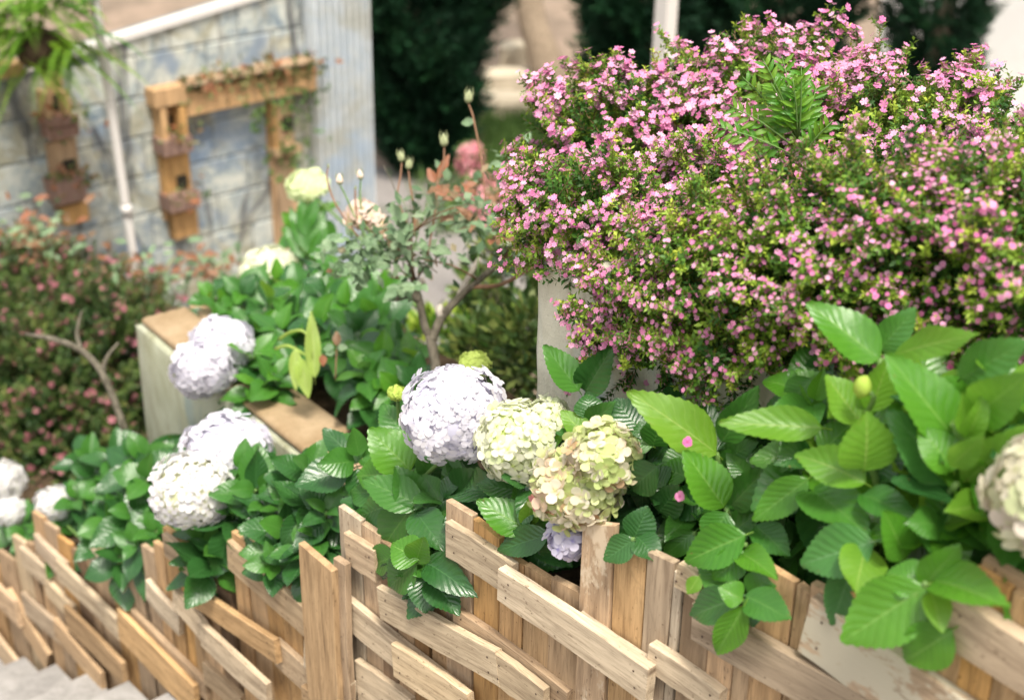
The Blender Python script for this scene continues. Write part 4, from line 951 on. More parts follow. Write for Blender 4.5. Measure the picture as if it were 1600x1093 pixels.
# --- right edge
f = fence('fence section at the right with a broad peeling white board and grey-brown top rail', 1380, 980)
for xl, xr, yt, y2, mt in ((1191, 1252, 868, 905, 'o'), (1252, 1276, 905, 922, 't'), (1276, 1330, 905, 930, 't'), (1330, 1400, 915, 940, 'o'), (1400, 1478, 925, 950, 't'), (1478, 1530, 905, 935, 'o'), (1530, 1590, 880, 915, 'o'), (1590, 1650, 915, 950, 't'), (1650, 1720, 940, 980, 'o')):
    vplank(f, xl, xr, yt, y2, mats(mt), H=.85)
bearer(f, 1200, 1640, 920, 1080)
rail(f, 1268, 932, 1530, 1110, 100, W_PAINT, T=.022); rail(f, 1484, 928, 1720, 1075, 82, W_GREY, T=.03, d=-PT-.001)
rail(f, 1536, 872, 1700, 960, 26, W_ORANGE, d=.02, T=.02)

# the fence goes on past the right edge of the view
s_ = fs(hp(1722, 960)) - .04
for k in range(9):
    zt_ = -1.30 + .12*(k//4) - .03*(k % 4); X = -D
    board('plank', .85, .072, PT, random.choice((W_TAN, W_GREY, W_ORANGE)), f, frame(X, N, Z, sn(s_, 0, zt_-.85)), topcut=random.uniform(-.02, .02)); s_ -= .076
# ================================================================== HYDRANGEAS
def hyd(label, px, py, d): 
    p = hp(px, py, d); return thing('hydrangea_bush', label, 'hydrangea', p)
def HL(b, bx, by, tx, ty, w, key='m', db=.1, dt=.05, var=None, hint=None):
    """one measured leaf: base and tip where they stand, db/dt metres behind (+) or in front (-) of the fence face"""
    B_ = hp(bx, by, db); T_ = hp(tx, ty, dt); L_ = (T_-B_).length; pl_ = math.hypot(tx-bx, ty-by)
    dep = B_.dot(FW); width = w*dep/FPX*1.36
    return leaf(b, B_, T_, width, key, hint=hint, var=var)
CAMUP = Vector((0, -.75, .75))
def stems_to(b, root, pts, r=.006):
    for (x, y, d) in pts: stalk(b, root+Vector((random.uniform(-.05, .05), random.uniform(-.03, .03), 0)), hp(x, y, d), r)
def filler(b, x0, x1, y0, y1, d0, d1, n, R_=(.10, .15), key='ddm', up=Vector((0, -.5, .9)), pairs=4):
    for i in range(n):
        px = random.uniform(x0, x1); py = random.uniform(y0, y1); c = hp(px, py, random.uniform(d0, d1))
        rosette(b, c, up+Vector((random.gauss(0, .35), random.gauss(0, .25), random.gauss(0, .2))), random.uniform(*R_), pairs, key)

# --- A: front right bush, left of the two bright ones
A_b = hyd('bright green hydrangea bush without flowers spilling over the fence right of the pink-green head', 1130, 900, .18)
ra = Vector(A_b.location)
for a in ((1120, 708, 988, 606, 60, 'y', .12, .0, 1), (1128, 690, 1184, 606, 40, 'm', .14, .14, 0), (1120, 705, 1100, 622, 40, 'd', .16, .2, 4),
          (1132, 792, 1070, 703, 56, 'b', .06, .02, 0), (1140, 792, 1198, 730, 40, 'm', .1, .1, 1), (1165, 835, 1057, 880, 54, 'b', .0, -.08, 1), (1085, 830, 1026, 876, 30, 'm', .08, .02, 2),
          (1165, 862, 1110, 908, 40, 'b', .0, -.06, 5), (1155, 862, 1206, 884, 36, 'b', .0, -.05, 2), (1162, 930, 1058, 966, 46, 'g', -.06, -.10, 1), (1163, 945, 1114, 1032, 40, 'b', -.08, -.12, 1),
          (1165, 930, 1230, 960, 46, 'm', -.06, -.08, 1), (1168, 928, 1215, 892, 38, 'm', -.04, -.02, 2), (1160, 936, 1125, 915, 34, 'b', -.08, -.11, 5), (1150, 925, 1088, 876, 44, 'm', -.02, -.04, 1),
          (1092, 900, 1074, 928, 20, 'y', -.07, -.09, 0), (1120, 850, 1180, 800, 44, 'm', .08, .08, 1), (1135, 800, 1100, 860, 46, 'm', .03, -.02, 2), (1075, 745, 1022, 724, 36, 'b', .12, .10, 1), (1262, 748, 1174, 814, 44, 'b', .06, .0, 0), (1180, 820, 1232, 866, 40, 'm', .05, .02, 1),
          (1100, 765, 1045, 812, 44, 'd', .12, .08, 1), (1170, 790, 1118, 752, 40, 'm', .12, .12, 1), (1172, 940, 1180, 982, 30, 'd', -.05, -.07, 1), (1130, 720, 1175, 690, 34, 'm', .2, .2, 2)):
    HL(A_b, *a[:8], var=a[8], hint=CAMUP)
filler(A_b, 1060, 1230, 700, 880, .10, .26, 12, (.10, .15), 'dmm')
stems_to(A_b, ra, [(1120, 708, .12), (1135, 795, .06), (1163, 940, -.06), (1165, 850, .0), (1085, 830, .08)])
# --- B: the big bright bush at right
B_b = hyd('tall bright yellow-green hydrangea bush at the right with one tiny yellow bud', 1380, 900, .22)
for a in ((1375, 562, 1262, 470, 60, 'b', .16, .10, 0), (1372, 548, 1430, 482, 40, 'm', .18, .2, 1), (1398, 554, 1514, 514, 40, 'y', .14, .1, 1),
          (1497, 692, 1388, 550, 72, 'b', .10, .04, 0), (1500, 592, 1596, 534, 56, 'm', .14, .12, 1), (1520, 652, 1600, 588, 60, 'b', .1, .05, 0), (1508, 678, 1502, 612, 30, 'y', .08, .07, 4), (1510, 682, 1546, 626, 30, 'y', .07, .05, 1),
          (1360, 642, 1392, 550, 44, 'y', .10, .12, 4), (1346, 660, 1288, 586, 52, 'y', .08, .06, 4), (1350, 655, 1352, 600, 30, 'b', .12, .12, 5), (1285, 668, 1122, 658, 46, 'y', .10, -.02, 1), (1262, 618, 1174, 570, 40, 'b', .18, .14, 1), (1268, 592, 1222, 640, 40, 'm', .18, .14, 2), (1265, 600, 1300, 545, 34, 'd', .22, .24, 1),
          (1350, 734, 1364, 655, 74, 'y', .03, .0, 2), (1352, 754, 1234, 692, 50, 'y', .04, -.02, 1), (1262, 764, 1350, 805, 66, 'm', .06, -.02, 2), (1345, 772, 1428, 792, 42, 'm', .04, .0, 3), (1360, 745, 1420, 700, 36, 'd', .08, .1, 1),
          (1490, 735, 1442, 662, 52, 'b', .06, .03, 2), (1485, 728, 1532, 686, 34, 'y', .05, .02, 1), (1495, 756, 1392, 636, 74, 'g', .10, .06, 1), (1508, 752, 1598, 678, 54, 'y', .08, .03, 1), (1512, 852, 1420, 780, 78, 'm', .08, .02, 1),
          (1365, 846, 1238, 882, 66, 'g', .0, -.08, 1), (1352, 852, 1338, 922, 58, 'y', .0, -.09, 1), (1415, 872, 1384, 798, 52, 'b', .02, -.02, 0), (1458, 906, 1560, 924, 58, 'b', -.04, -.10, 1), (1442, 914, 1498, 858, 46, 'b', -.04, -.04, 1), (1442, 916, 1376, 880, 52, 'b', -.04, -.07, 1),
          (1446, 916, 1312, 1004, 84, 'b', -.05, -.14, 1), (1455, 924, 1476, 984, 36, 'y', -.06, -.1, 5), (1488, 984, 1396, 1046, 64, 'b', -.06, -.12, 1), (1332, 880, 1300, 982, 48, 'g', .0, -.06, 1), (1480, 900, 1470, 860, 40, 'd', .04, .05, 1), (1470, 960, 1440, 1010, 50, 'g', -.03, -.06, 2), (1500, 960, 1520, 900, 50, 'd', .02, .02, 1),
          (1420, 640, 1440, 590, 44, 'g', .2, .22, 1), (1560, 700, 1500, 660, 50, 'b', .14, .1, 1), (1300, 720, 1240, 760, 50, 'd', .12, .08, 2), (1570, 810, 1520, 760, 60, 'g', .12, .1, 1)):
    HL(B_b, *a[:8], var=a[8], hint=CAMUP)
filler(B_b, 1240, 1600, 600, 900, .10, .30, 18, (.10, .15), 'dmmb')
for (x, y, d, R_) in ((1440, 610, .2, .15), (1560, 600, .2, .15), (1590, 700, .14, .14), (1280, 690, .16, .13), (1410, 730, .14, .14), (1310, 640, .2, .14), (1540, 790, .1, .13), (1470, 820, .06, .12)): rosette(B_b, hp(x, y, d), Vector((random.gauss(0, .2), -.55, .85)), R_, 4, 'mbby', wr=.66)
stems_to(B_b, Vector(B_b.location), [(1352, 700, .04), (1350, 640, .1), (1500, 700, .08), (1375, 560, .16), (1445, 912, -.05), (1365, 848, .0), (1488, 984, -.05), (1495, 755, .07)], .007)
bud = lumpy((.016, .016, .020), 9, 8, 6); bp = hp(1348, 604, .05); inst('flower_bud', mesh('flower_bud', bud[0], bud[1], P_GREEN, smooth=True), B_b, Matrix.Translation(bp)); stalk(B_b, hp(1350, 650, .08), bp, .004)
# right edge flower plant
R_b = hyd('hydrangea with a cream and blush flower head cut by the right edge', 1620, 900, .20)
head(R_b, hp(1640, 775, -.0), (.080, .085, .088), 'blush', 100, .024, Vector((-.3, -.5, .8)), 'cream and blush-pink flower head')
filler(R_b, 1590, 1700, 640, 860, .08, .2, 8, (.11, .15), 'dmb')
stalk(R_b, Vector(R_b.location), hp(1590, 790, 0.02))
# --- C: left of the big lilac head
C_b = hyd('hydrangea bush bearing the big round lilac flower head in the middle', 640, 840, .16)
for a in ((655, 874, 606, 846, 46, 'b', -.05, -.08, 5), (650, 876, 664, 836, 34, 'b', -.05, -.06, 4), (652, 880, 594, 922, 48, 'm', -.05, -.10, 1), (666, 878, 724, 908, 42, 'd', -.04, -.08, 1), (662, 898, 664, 958, 40, 'd', -.04, -.08, 1), (620, 868, 561, 884, 38, 'm', -.02, -.06, 1), (672, 902, 714, 952, 42, 'd', -.04, -.07, 2), (625, 880, 590, 930, 36, 'd', -.02, -.04, 2),
          (645, 790, 582, 870, 52, 'm', .02, -.04, 1), (610, 788, 552, 806, 46, 'm', .04, .0, 1), (660, 790, 564, 746, 48, 'm', .04, -.02, 0), (600, 772, 536, 764, 40, 'm', .08, .06, 1), (642, 735, 576, 668, 58, 'b', .10, .05, 0), (640, 692, 592, 624, 42, 'm', .14, .14, 1), (562, 722, 514, 672, 42, 'm', .14, .12, 1),
          (772, 772, 660, 734, 50, 'd', .06, .04, 1), (690, 800, 640, 760, 44, 'm', .08, .06, 1), (700, 780, 760, 740, 50, 'd', .1, .1, 0), (690, 840, 700, 780, 40, 'd', .06, .08, 1), (600, 740, 552, 742, 40, 'b', .10, .06, 1), (655, 790, 618, 728, 44, 'm', .06, .03, 1), (650, 800, 690, 850, 46, 'd', .02, -.02, 2), (612, 705, 548, 700, 40, 'm', .15, .12, 1)):
    HL(C_b, *a[:8], var=a[8], hint=CAMUP)
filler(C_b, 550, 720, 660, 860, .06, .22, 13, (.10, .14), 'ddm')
filler(C_b, 600, 700, 860, 910, .00, .04, 3, (.08, .10), 'dm')
HC = hp(710, 648, .10)
head(C_b, HC, (.118, .112, .108), 'lilac', 285, .0175, Vector((-.05, -.35, .95)), 'big round pale lilac flower head')
head(C_b, hp(621, 614, .14), (.024, .02, .016), 'green', 60, .0055, Vector((0, -.3, 1)), 'small green unopened flower head', single=False, core=P_GREEN)
stems_to(C_b, Vector(C_b.location), [(710, 700, .12), (655, 880, -.04), (640, 790, .03), (621, 622, .14), (645, 735, .1)])
# --- D: cream head
D_b = hyd('hydrangea bush with the cream-white flower head leaning on the big lilac one', 820, 880, .16)
for a in ((826, 828, 744, 780, 46, 'b', .02, -.04, 0), (822, 812, 804, 757, 30, 'm', .04, .04, 4), (826, 820, 830, 770, 26, 'y', .02, .01, 4), (832, 826, 850, 762, 32, 'm', .04, .04, 1), (858, 834, 768, 860, 38, 'd', .02, -.05, 1), (850, 850, 800, 880, 40, 'd', .04, .0, 2), (828, 830, 770, 812, 40, 'd', .05, .02, 1), (870, 850, 852, 888, 36, 'd', .04, .02, 2), (840, 840, 890, 880, 40, 'd', .06, .04, 1)):
    HL(D_b, *a[:8], var=a[8], hint=CAMUP)
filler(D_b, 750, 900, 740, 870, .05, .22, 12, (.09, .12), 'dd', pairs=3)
head(D_b, hp(812, 690, .07), (.088, .085, .092), 'cream', 170, .0195, Vector((.1, -.7, .7)), 'cream-white flower head')
head(D_b, hp(858, 655, .12), (.045, .05, .04), 'cream', 50, .0165, Vector((.4, -.3, .8)), 'small cream-green side flower head', single=True)
head(D_b, hp(742, 568, .45), (.042, .04, .022), 'green', 110, .0075, Vector((0, -.3, 1)), 'flat green young flower head', single=False, core=P_GREEN)
stems_to(D_b, Vector(D_b.location), [(810, 720, .1), (826, 830, .03), (860, 670, .14), (742, 575, .45)])
# --- E: green pink head
E_b = hyd('dark-leaved hydrangea with the pink-flecked green flower head beside the worn plank', 960, 860, .14)
for a in ((905, 610, 850, 538, 40, 'm', .16, .12, 0), (915, 612, 952, 545, 42, 'd', .18, .18, 1), (918, 682, 876, 640, 30, 'y', .10, .08, 0), (922, 654, 918, 606, 38, 'd', .12, .13, 1), (920, 668, 950, 632, 32, 'm', .12, .1, 1), (1000, 672, 958, 618, 52, 'd', .14, .14, 1), (1020, 697, 1036, 645, 40, 'm', .12, .12, 0), (1020, 697, 982, 680, 34, 'b', .12, .10, 1),
          (1028, 728, 968, 775, 48, 'd', .06, .02, 1), (990, 842, 942, 876, 36, 'd', -.02, -.06, 1), (990, 842, 1012, 792, 42, 'd', .0, .02, 1), (995, 838, 1030, 870, 36, 'd', .0, -.02, 2), (850, 700, 872, 680, 26, 'b', .1, .08, 1), (1040, 760, 1004, 730, 44, 'd', .08, .08, 2), (1030, 800, 1060, 760, 44, 'd', .08, .08, 1), (905, 690, 880, 730, 36, 'd', .1, .08, 2)):
    HL(E_b, *a[:8], var=a[8], hint=CAMUP)
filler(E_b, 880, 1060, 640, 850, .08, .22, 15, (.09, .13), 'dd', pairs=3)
head(E_b, hp(902, 758, .0), (.086, .078, .074), 'greenpink', 150, .0205, Vector((-.1, -.75, .65)), 'green and cream flower head flecked with pink', rough=.14)
head(E_b, hp(940, 712, .02), (.066, .062, .068), 'greenpink', 90, .0205, Vector((.2, -.5, .8)), 'upper lobe of the green and cream flower head', rough=.14)
head(E_b, hp(890, 838, -.0), (.042, .036, .050), 'lilac2', 60, .0175, Vector((-.1, -.9, .1)), 'small pale lilac flower head')
stems_to(E_b, Vector(E_b.location), [(910, 780, .04), (952, 720, .08), (920, 680, .12), (1000, 680, .14), (990, 842, -.02), (890, 830, .04)])
# --- bushes behind the fence at the left
def leftbush(label, root, rs, heads=(), keys='dddmm', R0=.13):
    b = hyd(label, *root); r0_ = Vector(b.location)
    for (x, y, d, R_) in rs:
        c = hp(x, y, d); rosette(b, c, Vector((random.gauss(0, .3), -.45+random.gauss(0, .25), .9)), R_*random.uniform(.95, 1.1), 5, keys)
        if random.random() < .5: stalk(b, r0_+Vector((random.uniform(-.05, .05), 0, 0)), c, .006)
    for h in heads: head(b, hp(*h[0]), h[1], h[2], h[3], h[4], h[5], h[6], single=h[7]); stalk(b, r0_, hp(h[0][0], h[0][1]+10, h[0][2]))
    return b
UPV = Vector((-.1, -.5, .85))
leftbush('green hydrangea bush between the two leftmost white flower heads and the pair of heads', (190, 880, .14),
    [(150, 740, .16, .14), (120, 780, .12, .14), (195, 765, .14, .16), (225, 720, .2, .15), (180, 820, .06, .15), (215, 800, .08, .15), (190, 870, -.02, .13), (150, 850, .04, .12), (230, 750, .14, .16), (110, 830, .08, .12), (185, 715, .22, .14), (215, 850, .0, .12), (140, 715, .24, .12), (170, 780, .14, .15), (245, 830, .06, .13)],
    [((88, 790, .08), (.075, .07, .075), 'white', 130, .018, UPV, 'small white flower head', False)])
leftbush('hydrangea bush carrying the pair of overlapping white and lilac flower heads', (320, 890, .14),
    [(380, 740, .12, .16), (400, 765, .08, .16), (370, 800, .04, .15), (330, 840, .04, .14), (340, 870, -.02, .13), (415, 790, .06, .13), (295, 840, .08, .12), (350, 830, .08, .15), (260, 830, .1, .12), (390, 720, .16, .13), (320, 870, .02, .13), (330, 860, .0, .12)],
    [((300, 765, -.03), (.122, .11, .098), 'white', 210, .0185, UPV, 'round white flower head', True),
     ((352, 700, .14), (.135, .11, .075), 'lilac', 230, .0185, UPV, 'lilac flower head behind the white one', True)])
leftbush('low dark hydrangea bush beside the tall smooth board of the fence', (460, 900, .14),
    [(470, 760, .12, .13), (490, 780, .08, .12), (450, 830, .04, .14), (430, 860, .0, .13), (470, 860, .0, .13), (510, 800, .06, .12), (420, 830, .06, .13), (500, 840, .04, .12), (455, 790, .1, .13), (485, 735, .14, .12), (430, 880, -.02, .11)])
leftbush('hydrangea with white flower heads cut by the left edge of the picture', (20, 900, .16),
    [(20, 820, .1, .13), (40, 840, .06, .11), (0, 850, .08, .13), (-30, 820, .12, .13), (60, 830, .08, .10)],
    [((8, 752, .16), (.080, .08, .09), 'white', 120, .019, UPV, 'white flower head at the very edge', False), ((14, 800, .06), (.06, .055, .06), 'white', 70, .018, UPV, 'lower white flower head', False)], 'dm')

# --- hydrangeas inside the concrete planter
def zin(u, v, h=-.03): return A + e*u + e2*v + Z*h
def plantbush(label, root, rs, heads=(), keys='dddmmb', key_r=5, sc=1.0):
    b = thing('hydrangea_bush', label, 'hydrangea', root)
    for (x, y, dep, R_) in rs:
        c = hd(x, y, dep); rosette(b, c, Vector((random.gauss(0, .35), -.4+random.gauss(0, .25), .9)), R_, key_r, keys)
        if random.random() < .35: stalk(b, root+Vector((random.uniform(-.05, .05), 0, 0)), c, .006)
    for h in heads: head(b, hd(*h[0]), h[1], h[2], h[3], h[4], h[5], h[6], single=h[7]); stalk(b, root, hd(h[0][0], h[0][1]+8, h[0][2]))
    return b
plantbush('hydrangea in the concrete planter with a crescent lilac head hanging over its rim', zin(.45, .38),
    [(395, 560, 4.9, .16), (430, 590, 4.8, .15), (405, 610, 4.8, .15), (440, 520, 5.0, .17), (410, 515, 5.1, .14), (365, 590, 4.95, .12), (350, 480, 5.4, .14), (330, 465, 5.5, .12), (380, 460, 5.4, .16), (420, 470, 5.2, .17), (450, 560, 4.9, .15), (370, 530, 5.1, .13), (430, 440, 5.5, .15)],
    [((350, 535, 4.92), (.105, .09, .078), 'lilac', 150, .019, Vector((.3, -.5, .8)), 'upper lilac flower cluster', False), ((318, 578, 4.84), (.105, .09, .108), 'lilac', 180, .019, UPV, 'lower lilac flower cluster', False)])
plantbush('leafy hydrangea in the concrete planter below the pale rose, with a cream flower head', zin(.8, .7),
    [(470, 450, 5.4, .17), (510, 460, 5.2, .17), (540, 480, 5.1, .18), (500, 510, 5.0, .17), (560, 520, 4.9, .16), (530, 550, 4.8, .15), (590, 500, 5.0, .16), (460, 490, 5.1, .15), (570, 580, 4.6, .15), (600, 560, 4.7, .15), (620, 610, 4.5, .14), (450, 430, 5.6, .14), (600, 600, 4.6, .15), (640, 560, 4.7, .14), (620, 530, 4.8, .14), (560, 450, 5.3, .15), (600, 460, 5.2, .14), (520, 425, 5.5, .13), (650, 600, 4.5, .13)],
    [((418, 418, 5.6), (.105, .09, .05), 'cream', 120, .019, UPV, 'flat cream flower head', False)], 'ddmmb')
jb = plantbush('upright hydrangea shoot with a yellow-green flower head against the wall planter', zin(.5, .95),
    [(480, 400, 5.9, .14), (470, 360, 5.95, .15), (488, 330, 5.95, .12)],
    [((480, 290, 5.9), (.085, .075, .042), 'cream', 110, .019, UPV, 'yellow-green young flower head', False)], 'mbb', 4)
for (tx, ty, bx, by, w) in ((452, 320, 480, 395, 30), (508, 322, 482, 392, 32), (470, 305, 478, 370, 30), (496, 305, 480, 360, 28), (445, 350, 474, 402, 30), (512, 350, 486, 405, 30)):
    leaf(jb, hd(bx, by, 5.85), hd(tx, ty, 5.85), w*5.85/FPX*.8, 'm', hint=CAMUP, var=random.choice((0, 1, 6)))
# withered hanging leaves
wl_ = thing('fading_plant', 'pale yellow-green withering leaf stalk hanging in the planter', 'plant', hd(480, 600, 4.62))
for (bx, by, tx, ty, w) in ((492, 590, 486, 484, 26), (470, 560, 482, 622, 28), (462, 545, 462, 610, 22)): leaf(wl_, hd(bx, by, 4.6), hd(tx, ty, 4.6), w*4.6/FPX, 'o', hint=Vector((.1, -1, .2)), var=0)
tubeobj('stem', [hd(436, 530, 4.7), hd(455, 518, 4.65), hd(478, 520, 4.6), hd(488, 560, 4.6)], [.006, .006, .005, .004], L_OLD, wl_, 5, 3)
tubeobj('stem', [hd(430, 545, 4.7), hd(450, 540, 4.65), hd(480, 556, 4.6)], [.006, .006, .004], L_OLD, wl_, 5, 3)

# ================================================================== ROSE
RD = 4.45
rs_ = thing('rose_bush', 'leggy rose bush with thin buds and a knobbly forked grey trunk', 'rose', hd(684, 612, RD))
q = lambda x, y, d=RD: hd(x, y, d)
tubeobj('trunk', [q(684, 625), q(682, 588), q(678, 556), q(672, 524)], [.017, .016, .016, .017], BARK, rs_, 9, 4)
tubeobj('branch', [q(672, 526), q(663, 508), q(656, 472), q(648, 448), q(641, 410), q(638, 370), q(634, 330, RD+.05)], [.014, .013, .012, .011, .009, .008, .005], BARK, rs_, 8, 4)
tubeobj('branch', [q(656, 470), q(640, 460), q(622, 466), q(600, 467)], [.014, .013, .010, .006], BARK, rs_, 7, 3)
tubeobj('branch', [q(676, 530), q(682, 512), q(694, 490), q(720, 462), q(748, 438), q(784, 406), q(806, 380, RD+.05)], [.015, .014, .014, .011, .010, .009, .005], BARK, rs_, 8, 4)
tubeobj('branch', [q(690, 494), q(686, 484), q(692, 478)], [.016, .014, .012], BARK_PALE, rs_, 7, 3)
tubeobj('branch', [q(716, 464, RD+.04), q(730, 436, RD+.04), q(750, 402, RD+.04)], [.010, .010, .008], BARK_PALE, rs_, 7, 3, 'pale whitish branch')
tubeobj('branch', [q(656, 446), q(657, 440), q(655, 436)], [.014, .015, .012], BARK_PALE, rs_, 7, 3)
tubeobj('branch', [q(738, 448), q(780, 445), q(820, 425), q(845, 410)], [.008, .007, .006, .004], STEM_RED, rs_, 6, 3)
BUDM = NB('bud_green').base((.30, .33, .18), .5); BUDP = NB('bud_pink').base((.72, .55, .46), .5)
def budm(m_, tip):
    V = []; Fc = []; n = 7
    for (z_, r) in ((0, .25), (.12, .42), (.3, .5), (.55, .42), (.8, .2), (1.0, .05)):
        for k in range(n): V.append((r*math.cos(6.283*k/n), r*math.sin(6.283*k/n), z_*1.5))
    for i in range(5):
        for k in range(n): Fc.append((i*n+k, i*n+(k+1) % n, (i+1)*n+(k+1) % n, (i+1)*n+k))
    mi = [0]*n+[0]*n+[1]*(3*n)
    for k in range(4):      # sepals
        a = 1.57*k; b0 = len(V); V += [(.4*math.cos(a-.3), .4*math.sin(a-.3), .3), (.4*math.cos(a+.3), .4*math.sin(a+.3), .3), (.52*math.cos(a), .52*math.sin(a), 1.1), (.3*math.cos(a), .3*math.sin(a), 1.9)]
        Fc += [(b0, b0+1, b0+2), (b0+2, b0+3, b0)]; mi += [0, 0]
    return mesh('bud', V, Fc, [BUDM, tip], smooth=True, mi=mi)
BM = [budm(0, BUDM), budm(0, BUDP)]
for (pts, kind, s) in (([(760, 330), (752, 250), (741, 191), (737, 175), (731, 160)], 0, .028), ([(668, 400), (680, 330), (684, 285), (693, 255), (694, 228)], 0, .028), ([(640, 360), (622, 310), (626, 275), (628, 252)], 0, .024), ([(648, 370), (646, 320), (641, 290), (638, 264)], 0, .024),
                        ([(590, 400), (560, 350), (543, 312), (531, 288)], 1, .024), ([(600, 390), (570, 350), (563, 310), (564, 280)], 1, .022), ([(560, 360), (556, 320), (555, 296)], 0, .008), ([(560, 370), (525, 320), (511, 280), (513, 262)], 0, .008)):
    P = [q(x, y, RD-.03) for x, y in pts]; tubeobj('twig', P, [.003]*(len(P)-1)+[.0022], STEM_RED if kind == 0 else STEM, rs_, 5, 3)
    inst('bud', BM[kind], rs_, Matrix.Translation(P[-1]) @ Matrix.Rotation(random.uniform(-.2, .2), 4, 'Y') @ Matrix.Scale(s, 4))
head(rs_, q(566, 336), (.045, .04, .025), 'palepink', 22, .024, Vector((-.2, -.5, .8)), 'open pale pink and cream rose bloom', single=False)
head(rs_, q(590, 352), (.03, .03, .02), 'palepink', 12, .022, Vector((.2, -.5, .8)), 'small blush rose bloom', single=False)
def spray_leaf(c, sp_, key, L0=(.038, .058)):
    d = Vector((random.gauss(0, 1), random.gauss(0, .7), random.gauss(.1, .5))).normalized(); L_ = random.uniform(*L0)
    sd_ = d.cross(Z).normalized(); ax = d
    tubeobj('twig', [c, c+ax*L_*1.6], [.0015, .001], STEM, rs_, 3, 1) if random.random() < .25 else None
    leaf(rs_, c+ax*L_*1.3, c+ax*L_*2.3, L_*.62, key, sets=LS)
    for s in (-1, 1):
        for f_ in (.5, 1.15):
            o_ = c+ax*L_*f_; leaf(rs_, o_, o_+(sd_*s+ax*.5).normalized()*L_*.8, L_*.5, key, sets=LS)
for (cx, cy, sx, sy, n, keys) in ((598, 372, 36, 26, 11, 'r'), (640, 395, 30, 30, 9, 'r'), (560, 400, 40, 25, 7, 'r'), (745, 350, 42, 26, 11, 'rrre'), (790, 388, 30, 22, 6, 'r'), (722, 300, 26, 20, 5, 'ere'), (525, 425, 26, 14, 4, 'r'), (640, 440, 26, 12, 3, 'r'), (812, 250, 18, 12, 3, 'r')):
    for i in range(n): spray_leaf(q(cx+random.gauss(0, .6)*sx, cy+random.gauss(0, .6)*sy, RD+random.uniform(-.15, .15)), 1, random.choice(keys))
for (x, y, tx, ty, k_) in ((741, 191, 718, 190, 'r'), (680, 285, 668, 262, 'e'), (684, 280, 702, 240, 'e'), (625, 285, 606, 262, 'r'), (624, 280, 600, 278, 'r'), (690, 270, 716, 282, 'e'), (690, 262, 682, 236, 'e')):
    leaf(rs_, q(x, y), q(tx, ty), .03, k_, sets=LS)
F_ROSE = tintmat('foliage_rose', [(0, (.08, .15, .07)), (.6, (.16, .24, .13)), (.85, (.24, .31, .19)), (1, (.32, .17, .10))], .3)
PP = []
for (cx, cy, sx, sy, n) in ((598, 365, 60, 42, 230), (640, 400, 46, 44, 160), (560, 405, 60, 34, 130), (745, 345, 62, 42, 260), (792, 390, 44, 34, 130), (720, 300, 44, 30, 90), (525, 425, 42, 22, 70), (650, 330, 60, 40, 110), (806, 250, 30, 22, 50), (690, 400, 80, 40, 110)):
    for i in range(int(n*.36)): PP.append(vpy(q(cx+random.gauss(0, .55)*sx, cy+random.gauss(0, .55)*sy, RD+random.uniform(-.22, .22))))
PP = np.array(PP); m = len(PP); o0 = vpy(q(650, 380))
V, T, A_ = cards(PP, unit(rng.normal(0, 1, (m, 3))), unit(rng.normal(0, .6, (m, 3))+np.array([0, -.3, 1])), rng.uniform(.03, .055, m), rng.uniform(.016, .03, m), rng.uniform(0, 1, m)**1.2)
inst('foliage', npmesh('foliage', V-o0, T, F_ROSE, A_), rs_, Matrix.Translation(Vector(o0)), kind='stuff')
for i in range(26):
    a_ = random.choice((q(638, 370), q(648, 440), q(784, 406), q(748, 438), q(641, 410), q(806, 380))); tp = a_ + Vector((random.uniform(-.22, .2), random.uniform(-.15, .15), random.uniform(.02, .24)))
    tubeobj('twig', [a_, a_.lerp(tp, .5)+Vector((random.uniform(-.02, .02), 0, .015)), tp], [.0035, .0025, .0015], random.choice((STEM, STEM_RED, BARK)), rs_, 4, 2)
# a small reddish seedling in the planter
sdl = thing('rose_seedling', 'small reddish five-leaved seedling among the planter hydrangeas', 'plant', q(524, 590, 4.5))
tubeobj('stem', [q(524, 592, 4.5), q(526, 545, 4.5)], [.003, .002], STEM_RED, sdl, 4, 2)
for (tx, ty, bx, by) in ((526, 514, 526, 540), (502, 543, 522, 543), (544, 543, 528, 543), (508, 552, 523, 550), (505, 572, 504, 554)): leaf(sdl, q(bx, by, 4.5), q(tx, ty, 4.5), .028, 'e' if ty > 555 or ty < 520 else 'r', sets=LS)

# ================================================================== THE BIG PINK BUSH
FM = [floret_mesh('cuphea_flower', P_PINK, 200+i, npet=6, cup=.10) for i in range(4)]
LOB = [(hd(1205, 282, 3.75), (.40, .36, .36), 3.2), (hd(950, 265, 3.66), (.20, .20, .21), 1.1), (hd(1000, 215, 3.72), (.17, .18, .16), .8), (hp(905, 335, .40), (.08, .09, .09), .5), (hd(1290, 300, 3.5), (.24, .22, .22), 1.0), (hd(1410, 290, 3.45), (.30, .28, .29), 2.0), (hd(1575, 315, 3.28), (.24, .24, .24), 1.3),
       (hd(1140, 400, 3.42), (.30, .26, .21), 1.6), (hd(985, 430, 3.42), (.14, .16, .16), .8), (hd(1380, 375, 3.27), (.30, .22, .15), 1.3), (hd(1260, 340, 3.47), (.26, .22, .20), 1.1), (hd(1640, 390, 3.1), (.24, .3, .2), .6),
       (hd(1120, 510, 3.27), (.20, .14, .09), .6), (hp(1005, 470, .38), (.08, .10, .12), .5), (hp(1030, 530, .33), (.10, .08, .06), .4), (hp(1160, 455, .32), (.20, .13, .14), 1.0), (hp(1290, 430, .36), (.20, .13, .12), 1.0), (hp(1440, 395, .40), (.20, .13, .10), .9), (hp(1570, 400, .42), (.16, .13, .09), .7), (hp(950, 345, .46), (.07, .09, .10), .4), (hp(1150, 535, .30), (.12, .07, .05), .3), (hp(1530, 465, .50), (.22, .12, .10), .7)]
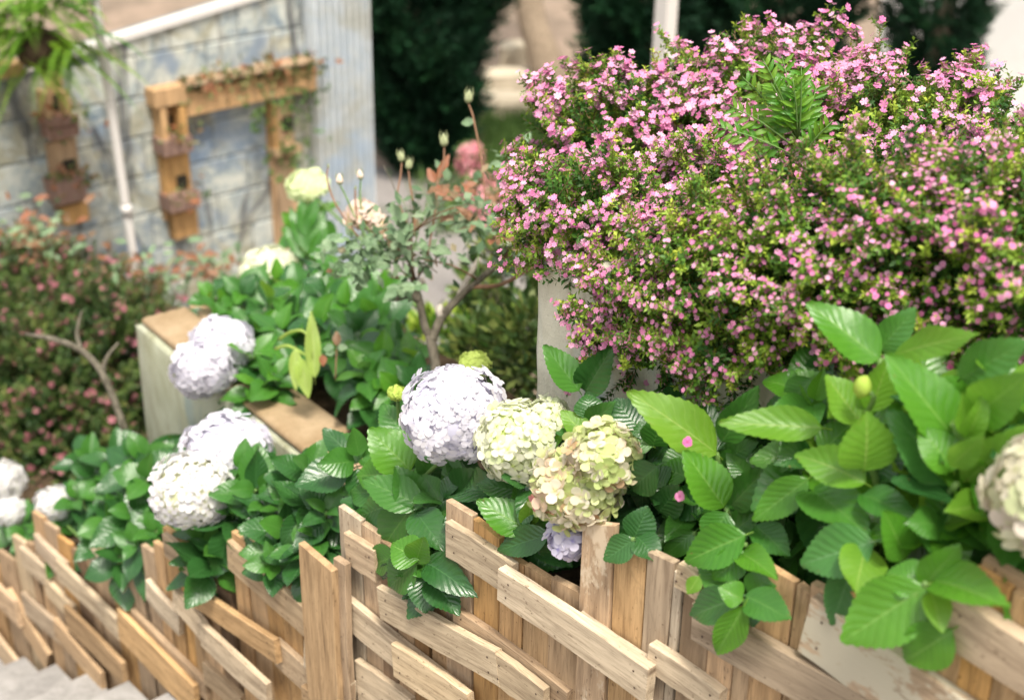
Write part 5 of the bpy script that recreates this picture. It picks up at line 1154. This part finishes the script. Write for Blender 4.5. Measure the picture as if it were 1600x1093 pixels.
rt_ = A2 + S2*.75 + N*.5 + Z*-.05
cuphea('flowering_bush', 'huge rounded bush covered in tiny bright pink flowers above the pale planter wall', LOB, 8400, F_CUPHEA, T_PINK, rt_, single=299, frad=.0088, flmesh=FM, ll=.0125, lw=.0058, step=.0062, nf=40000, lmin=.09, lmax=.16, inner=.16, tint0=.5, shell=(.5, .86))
# the green weed shoot growing out of its middle
wd_ = thing('green_shoot', 'upright plain green leafy shoots growing through the middle of the pink bush', 'plant', hd(1250, 260, 3.24))
for (bx, by, tx, ty) in ((1245, 215, 1192, 92), (1245, 215, 1222, 88), (1248, 218, 1252, 105), (1245, 220, 1160, 120), (1250, 215, 1278, 130), (1235, 225, 1140, 165), (1235, 240, 1110, 195), (1255, 240, 1300, 190), (1245, 215, 1205, 130), (1246, 216, 1238, 120)):
    a_ = hd(bx, by, 3.26); b_ = hd(tx, ty, 3.20+random.uniform(-.05, .05)); ax = (b_-a_); L_ = ax.length; axn = ax.normalized(); tubeobj('stem', [a_, a_.lerp(b_, .5)+Vector((0, -.01, .01)), b_], [.003, .002, .001], STEM, wd_, 4, 2)
    sd_ = axn.cross(Vector((0, -1, .4))).normalized(); m = int(L_/.020)
    for i in range(m):
        p = a_+ax*(.15+.85*i/m); l2 = .044*(1-.45*i/m)+.008
        for s in (-1, 1): leaf(wd_, p, p+(sd_*s*.8+axn*.75+Vector((0, random.gauss(-.1, .2), random.gauss(0, .15)))).normalized()*l2, l2*.30, 'k' if random.random() < .5 else 'l', sets={'k': LN, 'l': LNY}, hint=Vector((0, -.8, .5)))
# stray fallen flowers
for (x, y, d, lb) in ((1074, 690, .08, 'lone pink blossom lying on the dark leaves left of the bright bush'), (1062, 775, .06, 'lone pink blossom low among dark leaves above the fence')):
    p = hp(x, y, d-.04); o = bpy.data.objects.new('fallen_blossom', FM[0]); o.matrix_basis = Matrix.Translation(p) @ (Vector((-.2, -.8, .5)).to_track_quat('Z', 'Y').to_matrix()*.011).to_4x4(); link(o, None, lb, 'flower')
print('objects', len(bpy.data.objects))
